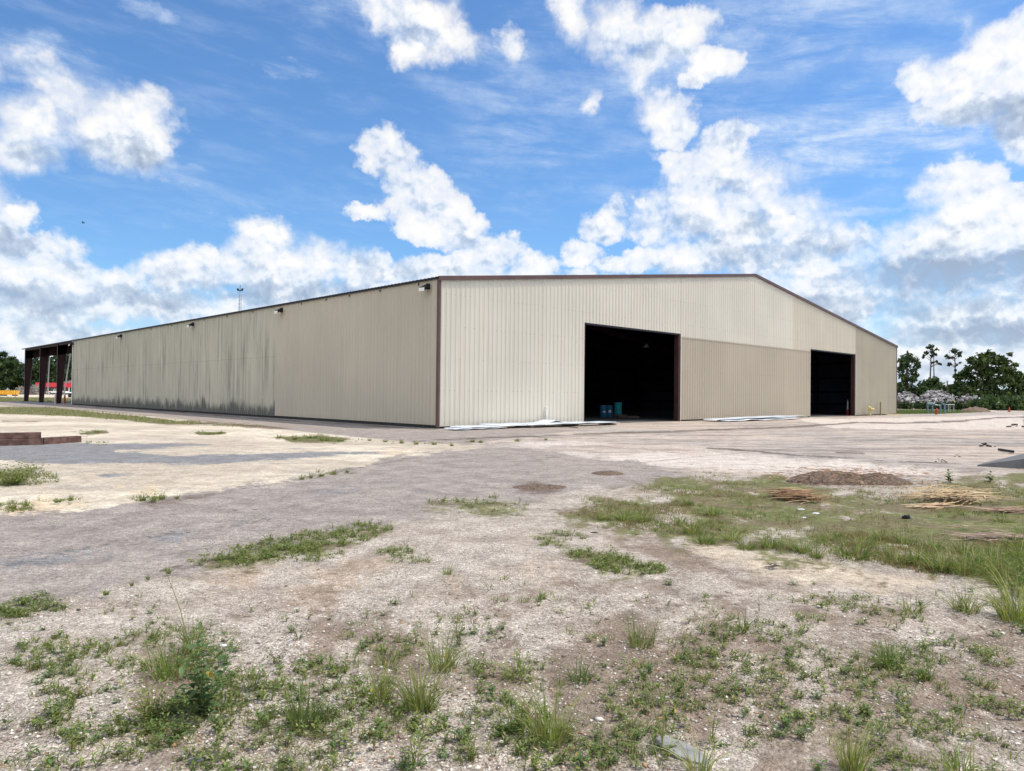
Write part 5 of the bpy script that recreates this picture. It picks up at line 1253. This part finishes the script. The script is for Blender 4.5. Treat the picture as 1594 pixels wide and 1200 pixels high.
# ground cover that nobody could count: small seedlings, mats and short grass
def cover_field(nn, x0, x1, y0, y1, dens, seed, scl=1.1):
    px, py, X, Y = scatter_px(nn, x0, x1, y0, y1)
    nz_ = fbm(X * scl, Y * scl, 4, seed, .6); k = dens(px, py, X, Y, nz_)
    m_ = g.random(nn) < k; return px[m_], py[m_], X[m_], Y[m_]
def inpoly(poly, px, py, soft): return np.clip(sdf(poly, px, py) / soft + .5, 0, 1)
def E_(px, py, L):
    r_ = np.zeros(len(px))
    for (cx, cy, rx, ry, a) in L: r_ = np.maximum(r_, a * np.clip(1.6 - ((px - cx) / rx) ** 2 - ((py - cy) / ry) ** 2, 0, 1))
    return r_
NEAR = [(280, 1070, 110, 90, 1.), (120, 1060, 90, 60, .6), (60, 1010, 60, 30, .45), (180, 1130, 120, 50, .6), (460, 1100, 90, 60, .6), (600, 1050, 120, 70, .65), (700, 1000, 90, 40, .55), (820, 990, 70, 30, .6), (870, 1010, 80, 30, .5), (650, 1160, 120, 40, .5), (860, 1140, 90, 50, .6),
        (780, 1060, 90, 60, .5), (1010, 1080, 100, 60, .55), (960, 1140, 90, 50, .6), (1100, 1050, 120, 50, .45), (1200, 980, 110, 40, .4), (1330, 960, 120, 40, .5), (1390, 1020, 90, 30, .7), (1290, 1050, 120, 40, .4), (1480, 1030, 120, 60, .55), (1520, 1080, 110, 50, .55), (1200, 1110, 140, 40, .4), (1380, 1150, 160, 60, .4),
        (1500, 1180, 120, 40, .5), (400, 1180, 140, 30, .4), (60, 1160, 100, 50, .45), (1420, 935, 120, 25, .4), (1180, 900, 60, 14, .2), (940, 880, 70, 16, .5), (1040, 900, 80, 18, .5), (1130, 930, 90, 24, .3), (790, 925, 60, 20, .18), (470, 990, 50, 14, .4), (590, 985, 60, 20, .4), (1700, 1100, 120, 160, .5), (1700, 960, 100, 50, .7), (-100, 1080, 120, 120, .5)]
STRIPS = [(345, 872, 42, 9, 1.), (410, 858, 45, 11, 1.), (455, 848, 50, 11, 1.), (520, 836, 60, 12, .95), (575, 822, 40, 7, .9), (500, 862, 55, 8, .4), (720, 787, 58, 10, 1.), (790, 790, 34, 10, 1.), (775, 775, 14, 6, .8), (870, 838, 40, 10, .9), (915, 858, 35, 11, 1.), (955, 876, 34, 12, 1.), (1005, 884, 30, 8, .7), (60, 938, 40, 7, .6), (20, 952, 30, 7, .6), (235, 776, 28, 5, .9), (95, 780, 40, 5, .7), (20, 788, 30, 7, .9), (620, 858, 40, 6, .4), (640, 870, 30, 5, .3),
          (480, 742, 20, 3, .6), (520, 736, 30, 3, .6), (695, 690, 20, 2, .5), (740, 687, 16, 2.5, .8), (1040, 690, 0.1, 0.1, 0), (325, 674, 30, 3, .9), (493, 683, 55, 6, 1.), (150, 672, 28, 3, .9), (115, 679, 40, 2.5, .5), (540, 685, 40, 3, .4), (640, 690, 40, 3, .5), (30, 742, 45, 14, 1.), (60, 745, 30, 7, .7), (150, 690, 26, 2.5, .5)]
cv = VEG()
def emit(px, py, X, Y, kind):
    n_ = len(X)
    for i in range(n_):
        sc_ = 1 + .5 * (g.random() - .5)
        if kind == 'near':
            q = g.random()
            if q < .45: sub_tuft(cv, X[i], Y[i], .07 * sc_, .055 * sc_, 9, g, wd=.005, dry=.2)
            elif q < .90: sub_broad(cv, X[i], Y[i], .06 * sc_, .04, 2, g, leafL=.034, per=5, wratio=.36, dry=.01)
            else: sub_broad(cv, X[i], Y[i], .02, .06 * sc_, 4, g, leafL=.018, per=5, wratio=.6, dry=0, cols=[(.10, .15, .05), (.13, .17, .06), (.16, .14, .07)])
        else:
            f_ = 1 + .9 * max(0, min(1, (790 - py[i]) / 60))
            if g.random() < .7: sub_tuft(cv, X[i], Y[i], .055 * sc_ * f_, .08 * sc_ * f_, 11, g, wd=.008 * f_, dry=.12)
            else: sub_broad(cv, X[i], Y[i], .07 * sc_, .07, 3, g, leafL=.035, per=5, wratio=.4)
a_ = cover_field(30000, -150, 1750, 925, 1290, lambda px, py, X, Y, q: (E_(px, py, NEAR) * .92 + .07) * np.clip((q - .43) * 4.5, 0, .75) * np.clip(.35 + (1250 - py) / 400, .4, 1.1), 31, 2.7)
emit(*a_, 'near')
a_ = cover_field(90000, -150, 1100, 660, 960, lambda px, py, X, Y, q: E_(px, py, STRIPS) * np.clip((q - .31) * 4, .03, .75) * np.clip((py - 655) / 200, .28, .6), 37)
emit(*a_, 'strip')
print('cover', cv.n)
tag(cv.build('ground_cover'), kind='stuff', label='patchy small weeds and seedlings over the foreground gravel', cat='weeds')
cv = VEG()
# the grass belt on the right: short turf, thin and patchy
px, py, X, Y = scatter_px(230000, 860, 2600, 720, 960)
q = fbm(X * 1.6, Y * 1.6, 4, 51, .6); k = inpoly(belt, px + (q - .5) * 60, py + (q - .5) * 25, 8) * np.clip((q - .43) * 5, .04, 1) * (1 - .8 * inpoly(dirt_poly, px, py, 20)) * np.clip((py - 700) / 110, .22, 1)
m_ = g.random(len(px)) < k * .5; X, Y = X[m_], Y[m_]; n_ = len(X)
print('belt roots', n_)
H_ = .065 * g.uniform(.4, 1.4, n_) * (.6 + .9 * fbm(X * 1.7, Y * 1.7, 3, 52)); c = colpick(GC, n_, g); d = g.random(n_) < .30 + .5 * (fbm(X * .9, Y * .9, 3, 53) > .55); c[d] = colpick(DRY, int(d.sum()), g) * .8
rep = 5
X = np.repeat(X, rep) + g.normal(0, .022, n_ * rep); Y = np.repeat(Y, rep) + g.normal(0, .022, n_ * rep); H_ = np.repeat(H_, rep) * g.uniform(.6, 1.2, n_ * rep); c = np.repeat(c, rep, 0) * g.uniform(.8, 1.2, (n_ * rep, 1))
cv.add(blades(X, Y, gz(X, Y) - .003, H_, .007 * np.ones(n_ * rep), g.uniform(0, 6.28, n_ * rep), g.uniform(.2, 1., n_ * rep), c, g, 2))
print('belt', n_ * rep)
tag(cv.build('grass'), kind='stuff', label='short patchy grass on the brown soil at the right', cat='grass')
cv = VEG()
# strips and mown fields far away
def farfield(nn, x0, x1, y0, y1, poly, h, wd, soft=1.5, thin=1., seed=60, cols=GC, dr=.2):
    px, py, X, Y = scatter_px(nn, x0, x1, y0, y1); q = fbm(px / 30, py / 5, 4, seed, .6)
    m_ = g.random(nn) < inpoly(poly, px, py + (q - .5) * 6 * thin, soft) * np.clip(1 - thin * np.clip((.5 - q) * 6, 0, .95), 0, 1); X, Y = X[m_], Y[m_]; n_ = len(X)
    c = colpick(cols, n_, g); d = g.random(n_) < dr; c[d] = colpick(DRY, int(d.sum()), g)
    cv.add(blades(X, Y, np.zeros(n_) - .003, h * g.uniform(.3, 1.5, n_) ** 1.5, np.full(n_, wd), g.uniform(0, 6.28, n_), g.uniform(.2, .9, n_), c, g, 2))
farfield(42000, -400, 520, 630, 668, [(-900, 618), (0, 632.5), (80, 634), (160, 642), (260, 652), (330, 661), (460, 666), (330, 663), (200, 656), (110, 648), (0, 645), (-900, 640)], .12, .03)
farfield(14000, -400, 320, 670, 700, [(300, 672), (356, 671), (356, 676), (310, 677)], .08, .02)
farfield(14000, -400, 150, 617, 627, [(-2500, 600), (0, 617.5), (140, 620), (140, 628), (113, 628), (0, 624.5), (-2500, 595)], .14, .09, 1., .0)
farfield(12000, 1390, 1540, 637, 645, [(1392, 637.5), (1500, 637.8), (1535, 638.6), (1530, 641.5), (1470, 644), (1396, 644.5)], .10, .06, .6, .0, cols=[(.07, .13, .03), (.09, .15, .035)], dr=.05)
tag(cv.build('field_grass'), kind='stuff', label='grass strips beside the long wall and on the far lawns', cat='grass')
# ------------------------------------------------------------------ plants one can tell apart
def hpx(px, py, h): return G(px, py)[1] / F_PX * h
def tuft(px, py, h, wd_, n_, label, name='grass_tuft', group=None, cols=GC, blade=.006, dry=.12, lean=.55):
    s = hpx(px, py, 1); p = G(px, py); vg = VEG(); sub_tuft(vg, p[0], p[1], h * s * 1.15, wd_ * s * .5, n_, g, cols, dry, blade, lean)
    o = vg.build(name, (p[0], p[1], 0.)); tag(o, label, 'grass tuft', group); return o
def weed(px, py, h, wd_, stems, label, leafL=.03, per=8, name='leafy_weed', group=None, cols=GC, wratio=.42, dry=.04, extra=None):
    s = hpx(px, py, 1); p = G(px, py); vg = VEG(); sub_broad(vg, p[0], p[1], h * s, wd_ * s * .5, stems, g, cols, leafL, per, dry, wratio)
    if extra: extra(vg, p, s)
    o = vg.build(name, (p[0], p[1], 0.)); tag(o, label, 'weed', group); return o
BIG = [(.13, .20, .06), (.10, .165, .05), (.16, .23, .08), (.115, .19, .07)]
DK = [(.05, .085, .03), (.07, .105, .035), (.085, .12, .05)]
LG = [(.21, .27, .07), (.26, .31, .09), (.16, .22, .05), (.32, .33, .14)]
weed(310, 1115, 135, 125, 17, 'big leafy weed with broad blue green leaves at lower left', .060, 10, cols=[(.11, .18, .07), (.09, .155, .06), (.14, .21, .09)], wratio=.5, dry=.12)
weed(235, 1120, 80, 140, 24, 'yellow green bushy weed left of the big broad leaved one', .034, 10, cols=LG, wratio=.35)
weed(270, 1150, 50, 120, 18, 'low spreading weed under the big broad leaved one', .026, 8, cols=BIG)
tuft(262, 1050, 75, 110, 90, 'loose tall grass growing behind the big leafy weed', cols=LG)
tuft(300, 1010, 60, 90, 70, 'grass clump at the foot of the tall bare stalk', cols=GC)
def stalk(px0, py0, px1, py1, label, name='tall_stalk', head=3, r_=.003):
    p = G(px0, py0); d = p[1]; q = AT(px1, py1, d + .05); vg = VEG(); m_ = (p + q) / 2; m_[0] += .02
    mb = MB(); mb.tube([(0, 0, 0), tuple((m_ - p)), tuple(q - p)], [r_ * 1.4, r_, r_ * .6], 5)
    t = thing(name, label, 'weed', (p[0], p[1], float(gz(p[0], p[1])))); mb.build('stem', M['greenstem'], t)
    n_ = 14; P_ = np.repeat((q - p)[None], n_, 0) * g.uniform(.94, 1.0, (n_, 1)); a = g.uniform(0, 6.28, n_); e_ = g.uniform(-.1, 1.2, n_)
    vg.add(leaves(P_, np.stack([np.cos(a) * np.cos(e_), np.sin(a) * np.cos(e_), np.sin(e_)], -1), np.full(n_, .022), np.full(n_, .008), colpick(LG, n_, g)))
    n_ = 8; k = g.uniform(.2, .9, n_)[:, None]; P_ = (q - p)[None] * k; a = g.uniform(0, 6.28, n_); vg.add(leaves(P_, np.stack([np.cos(a), np.sin(a), .5 * np.ones(n_)], -1) / 1.12, np.full(n_, .03), np.full(n_, .007), colpick(GC, n_, g)))
    o = link('foliage', mesh_np('foliage', np.concatenate(vg.V), [np.concatenate(vg.Q), np.concatenate(vg.T)], np.concatenate(vg.C)), M['grass'], t)
M['greenstem'] = plain('green_stem', (.20, .20, .07), .7)
stalk(295, 1010, 257, 884, 'tall bare stalk with a small leafy tip rising at the left')
stalk(1035, 1160, 985, 1020, 'slender leaning stalk with leaves behind the grey green slab')
stalk(1030, 1165, 1025, 1060, 'short upright stalk in front of the leaning one')
stalk(106, 1022, 104, 988, 'short dark stalk standing alone at the far left', r_=.006)
weed(105, 1035, 30, 60, 8, 'leafy clump at the foot of the short dark stalk', .026, 7, cols=BIG)
weed(60, 1040, 36, 60, 8, 'small leafy weed at the left edge of the gravel', .022, 7)
weed(120, 1085, 36, 70, 9, 'weed with mixed green and reddish leaves at the left', .022, 7, cols=[(.14, .18, .05), (.25, .14, .06), (.1, .15, .04)])
weed(340, 1140, 40, 50, 8, 'compact leafy weed right below the big broad leaved one', .03, 7, cols=BIG)
weed(395, 1075, 55, 60, 9, 'pale leaved weed right of the big leafy one', .026, 8, cols=[(.15, .2, .08), (.2, .22, .06)])
weed(430, 1030, 36, 50, 8, 'small dark leaved weed above the centre left gravel', .024, 7, cols=DK)
weed(465, 993, 28, 60, 7, 'low dark weed at the upper edge of the left weeds', .022, 6, cols=DK)
weed(590, 995, 48, 30, 4, 'upright seedling with stacked leaf pairs at the centre left', .03, 8, cols=BIG)
weed(648, 1000, 40, 40, 5, 'upright broad leaved seedling left of the tall dark weed', .03, 7, cols=BIG)
weed(714, 1003, 62, 34, 9, 'tall dark leafy weed standing in the middle of the foreground', .024, 12, cols=DK, wratio=.35)
weed(740, 958, 22, 26, 4, 'small dark sprig behind the tall dark weed', .016, 7, cols=DK)
weed(768, 985, 28, 50, 8, 'bushy weed right of the tall dark weed', .022, 7, cols=BIG)
tuft(655, 1100, 82, 110, 150, 'largest foreground grass tuft with a dark centre', cols=LG + [(.36, .34, .16)], blade=.007, dry=.15)
tuft(592, 1090, 66, 80, 80, 'grass tuft just left of the largest foreground tuft', cols=LG)
tuft(690, 1036, 75, 100, 110, 'pale arching grass tuft behind the largest one', cols=LG + [(.30, .32, .15)])
tuft(600, 1030, 55, 90, 40, 'thin spiky grass left of the pale arching tuft', cols=GC)
tuft(468, 1130, 78, 90, 80, 'grass tuft with one tall spike at the centre left', cols=GC, lean=.4)
tuft(510, 1120, 32, 70, 90, 'dense low green tuft beside the tall spiked one', cols=[(.07, .13, .03), (.09, .16, .04)])
tuft(800, 1045, 38, 70, 60, 'short grass tuft right of the pale arching one', cols=LG)
tuft(855, 1145, 90, 130, 170, 'wide fountain shaped grass tuft at the bottom centre', cols=LG, blade=.006)
tuft(810, 1130, 60, 70, 60, 'narrow tuft against the left side of the fountain shaped one', cols=GC)
tuft(998, 1005, 55, 90, 120, 'round grass tuft with fine blades right of centre', cols=GC + [(.26, .26, .13)], blade=.005)
tuft(905, 1055, 40, 80, 80, 'dark green spreading tuft below the round one', cols=[(.08, .14, .035), (.11, .18, .045)])
weed(520, 1168, 50, 50, 3, 'two leaved seedling at the bottom left of centre', .05, 3, cols=BIG)
weed(583, 1165, 55, 20, 2, 'single upright leaf seedling at the bottom centre', .055, 3, cols=BIG, wratio=.3)
weed(645, 1190, 90, 70, 6, 'lance leaved weed with long pale leaves at the bottom centre', .07, 6, cols=LG, wratio=.18)
weed(630, 1195, 36, 90, 10, 'low leafy weed at the foot of the lance leaved one', .028, 7, cols=BIG)
weed(735, 1180, 70, 60, 6, 'feathery stemmed weed right of the lance leaved one', .03, 8, cols=GC, wratio=.2)
weed(833, 1195, 40, 50, 6, 'bright green weed at the bottom edge', .035, 6, cols=LG)
tuft(1090, 1200, 60, 110, 60, 'pale grass blades in front of the grey green slab', cols=LG)
weed(1108, 1150, 70, 40, 5, 'curling reddish stemmed weed right of the slab', .03, 6, cols=LG, wratio=.25)
tuft(1325, 1198, 85, 80, 110, 'grass tuft at the bottom edge, right of the slab', cols=LG)
tuft(1495, 1205, 60, 100, 80, 'grass tuft at the bottom right corner', cols=LG)
tuft(1385, 1035, 42, 90, 130, 'dense green tuft in the right foreground dirt', cols=[(.09, .16, .035), (.12, .19, .045)])
tuft(1440, 1055, 34, 50, 60, 'smaller tuft just right of the dense green one', cols=GC)
weed(1405, 1090, 34, 50, 10, 'round leaved weed below the dense green tuft', .024, 7, cols=BIG)
weed(1182, 952, 22, 20, 2, 'tiny two leaved seedling on bare dirt', .035, 3, cols=DK)
tuft(1157, 980, 30, 46, 40, 'small upright tuft on the bare dirt right of centre', cols=GC)
tuft(1580, 960, 80, 110, 190, 'tall arching grass clump at the right edge', cols=LG, blade=.008)
tuft(1505, 948, 46, 90, 110, 'loose grass clump left of the tall right edge clump', cols=GC + [(.3, .3, .15)], blade=.007)
tuft(1420, 950, 34, 60, 70, 'small grass clump with long blades in the right dirt', cols=GC, blade=.006)
tuft(695, 892, 22, 34, 45, 'small pale tuft alone on the gravel, left of centre', cols=LG)
tuft(843, 930, 16, 26, 60, 'tiny round tuft alone on the gravel, centre', cols=GC)
weed(762, 915, 24, 40, 5, 'sparse sprigs left of the tiny round tuft', .02, 5, cols=GC)
weed(1479, 752, 20, 24, 6, 'bushy seedling at the yard edge, left of two', .09, 6, cols=[(.10, .15, .05), (.14, .19, .07)], wratio=.6)
weed(1541, 752, 17, 22, 6, 'bushy seedling at the yard edge, right of two', .08, 6, cols=[(.10, .15, .05), (.14, .19, .07)], wratio=.6)
weed(20, 755, 44, 120, 60, 'rounded dark bush at the left edge beyond the limestone', .07, 9, 'low_bush', cols=GC, wratio=.35)
weed(44, 735, 18, 12, 3, 'single upright sprig beside the rounded dark bush', .06, 6, cols=DK)
weed(240, 781, 20, 50, 9, 'leafy clump at the far edge of the asphalt drive', .06, 6, cols=LG)
# clumps of taller grass along the near side of the grass belt: alike, so they share a label
grp = 'taller grass clumps in the right hand grass belt'
spots = [(1078, 828, 30, 60), (1100, 842, 26, 60), (1140, 838, 24, 60), (1160, 850, 22, 60), (1200, 850, 26, 70), (1250, 858, 30, 60), (1270, 866, 24, 50), (1328, 866, 46, 70), (1345, 850, 30, 50), (1395, 872, 34, 70), (1430, 876, 36, 70), (1465, 884, 44, 80), (1500, 890, 46, 80), (1535, 890, 42, 70), (1560, 892, 36, 60),
         (1450, 850, 30, 70), (1410, 846, 26, 60), (1370, 840, 22, 60), (1500, 860, 34, 70), (1290, 842, 22, 50), (940, 806, 20, 50), (970, 808, 22, 60), (1000, 810, 20, 50), (1060, 815, 20, 50), (1580, 850, 30, 70), (1590, 835, 24, 60), (1560, 812, 20, 60), (1575, 905, 52, 90), (1545, 872, 36, 80), (1590, 870, 40, 90), (1520, 878, 36, 80), (1610, 900, 50, 90), (1640, 930, 60, 110), (1670, 900, 40, 90), (1110, 800, 20, 50), (1070, 785, 16, 50)]
var = []
for i, (x, y, h, w_) in enumerate(spots):
    if i < 6: var.append(tuft(x, y, h, w_, 110, 'taller green grass clump in the right hand grass belt', 'grass_clump', grp, cols=GC + LG[:1], blade=.009)); base_h = h; var[-1]['_h'] = hpx(x, y, h)
    else:
        s_ = var[i % 6]; o = s_.copy(); COL.objects.link(o); p = G(x, y); o.location = (p[0], p[1], 0); k = hpx(x, y, h) / s_['_h']; o.scale = (k, k, k); o.rotation_euler = (0, 0, i * 1.3)
for o in bpy.data.objects:
    if '_h' in o: del o['_h']
# small clumps on the far side of the yard and in the old joints: alike
src = None
for i, (x, y, h, w_) in enumerate([(600, 688, 4, 10), (625, 690, 5, 12), (648, 692, 5, 10), (676, 692, 5, 12), (703, 694, 4, 10), (735, 688, 5, 14), (748, 689, 4, 10), (805, 687, 4, 12), (850, 685, 3, 10), (575, 686, 4, 8), (470, 746, 5, 12), (484, 744, 7, 10), (500, 741, 5, 14), (520, 738, 5, 14), (540, 735, 4, 12),
        (222, 779, 9, 14), (252, 777, 7, 14), (275, 776, 5, 12), (90, 782, 7, 16), (110, 779, 6, 14), (20, 792, 9, 20), (40, 788, 7, 14), (435, 682, 4, 20), (460, 684, 4, 20), (485, 682, 5, 24), (505, 686, 5, 24), (530, 687, 4, 20), (325, 676, 3, 20), (342, 675, 3, 16), (150, 673, 4, 18), (130, 676, 3, 14), (262, 893, 9, 12), (205, 912, 8, 10), (165, 926, 9, 14), (230, 902, 6, 10)]):
    if i < 3 or src is None:
        o = tuft(x, y, h * 1.6, w_ * 1.3, 60, 'x', 'joint_tuft', 'small green tufts along the joints and edges of the yard', blade=.014); o['label'] = 'small green tuft growing along a joint or edge of the far yard'; o['_h'] = hpx(x, y, h); src = (src or []) + [o]
        if i < 2: src = src
    else:
        s_ = src[i % len(src)]; o = s_.copy(); COL.objects.link(o); p = G(x, y); o.location = (p[0], p[1], 0); k = hpx(x, y, h) / s_['_h']; o.scale = (k * w_ / h / 2.4, k * w_ / h / 2.4, k); o.rotation_euler = (0, 0, i * 1.7)
for o in bpy.data.objects:
    if '_h' in o: del o['_h']
# small tufts and sprigs strewn over the foreground: alike, one shared label each
px, py, X, Y = scatter_px(1500, -60, 1660, 900, 1230)
k = g.random(1500) < E_(px, py, NEAR) * .28 + .03; px, py, X, Y = px[k], py[k], X[k], Y[k]
pt, pw = [], []
for i in range(len(X)):
    kind = i % 2
    lst = pt if kind else pw
    if len(lst) < 5:
        vg = VEG()
        if kind: sub_tuft(vg, X[i], Y[i], .085, .07, 26, g, LG + GC, .15, .005)
        else: sub_broad(vg, X[i], Y[i], .075, .06, 5, g, BIG, .03, 6, .1)
        o = vg.build('small_tuft' if kind else 'small_weed', (X[i], Y[i], 0.))
        tag(o, 'small grass tuft scattered among the foreground weeds' if kind else 'small leafy sprig scattered among the foreground weeds', 'grass tuft' if kind else 'weed', 'small tufts in the foreground' if kind else 'small leafy sprigs in the foreground')
        lst.append(o)
    else:
        s_ = lst[int(g.integers(0, 5))]; o = s_.copy(); COL.objects.link(o); o.location = (X[i], Y[i], float(gz(X[i], Y[i]))); q = g.uniform(.6, 1.35); o.scale = (q, q, q); o.rotation_euler = (0, 0, g.uniform(0, 6.28))
print('small plants', len(X))
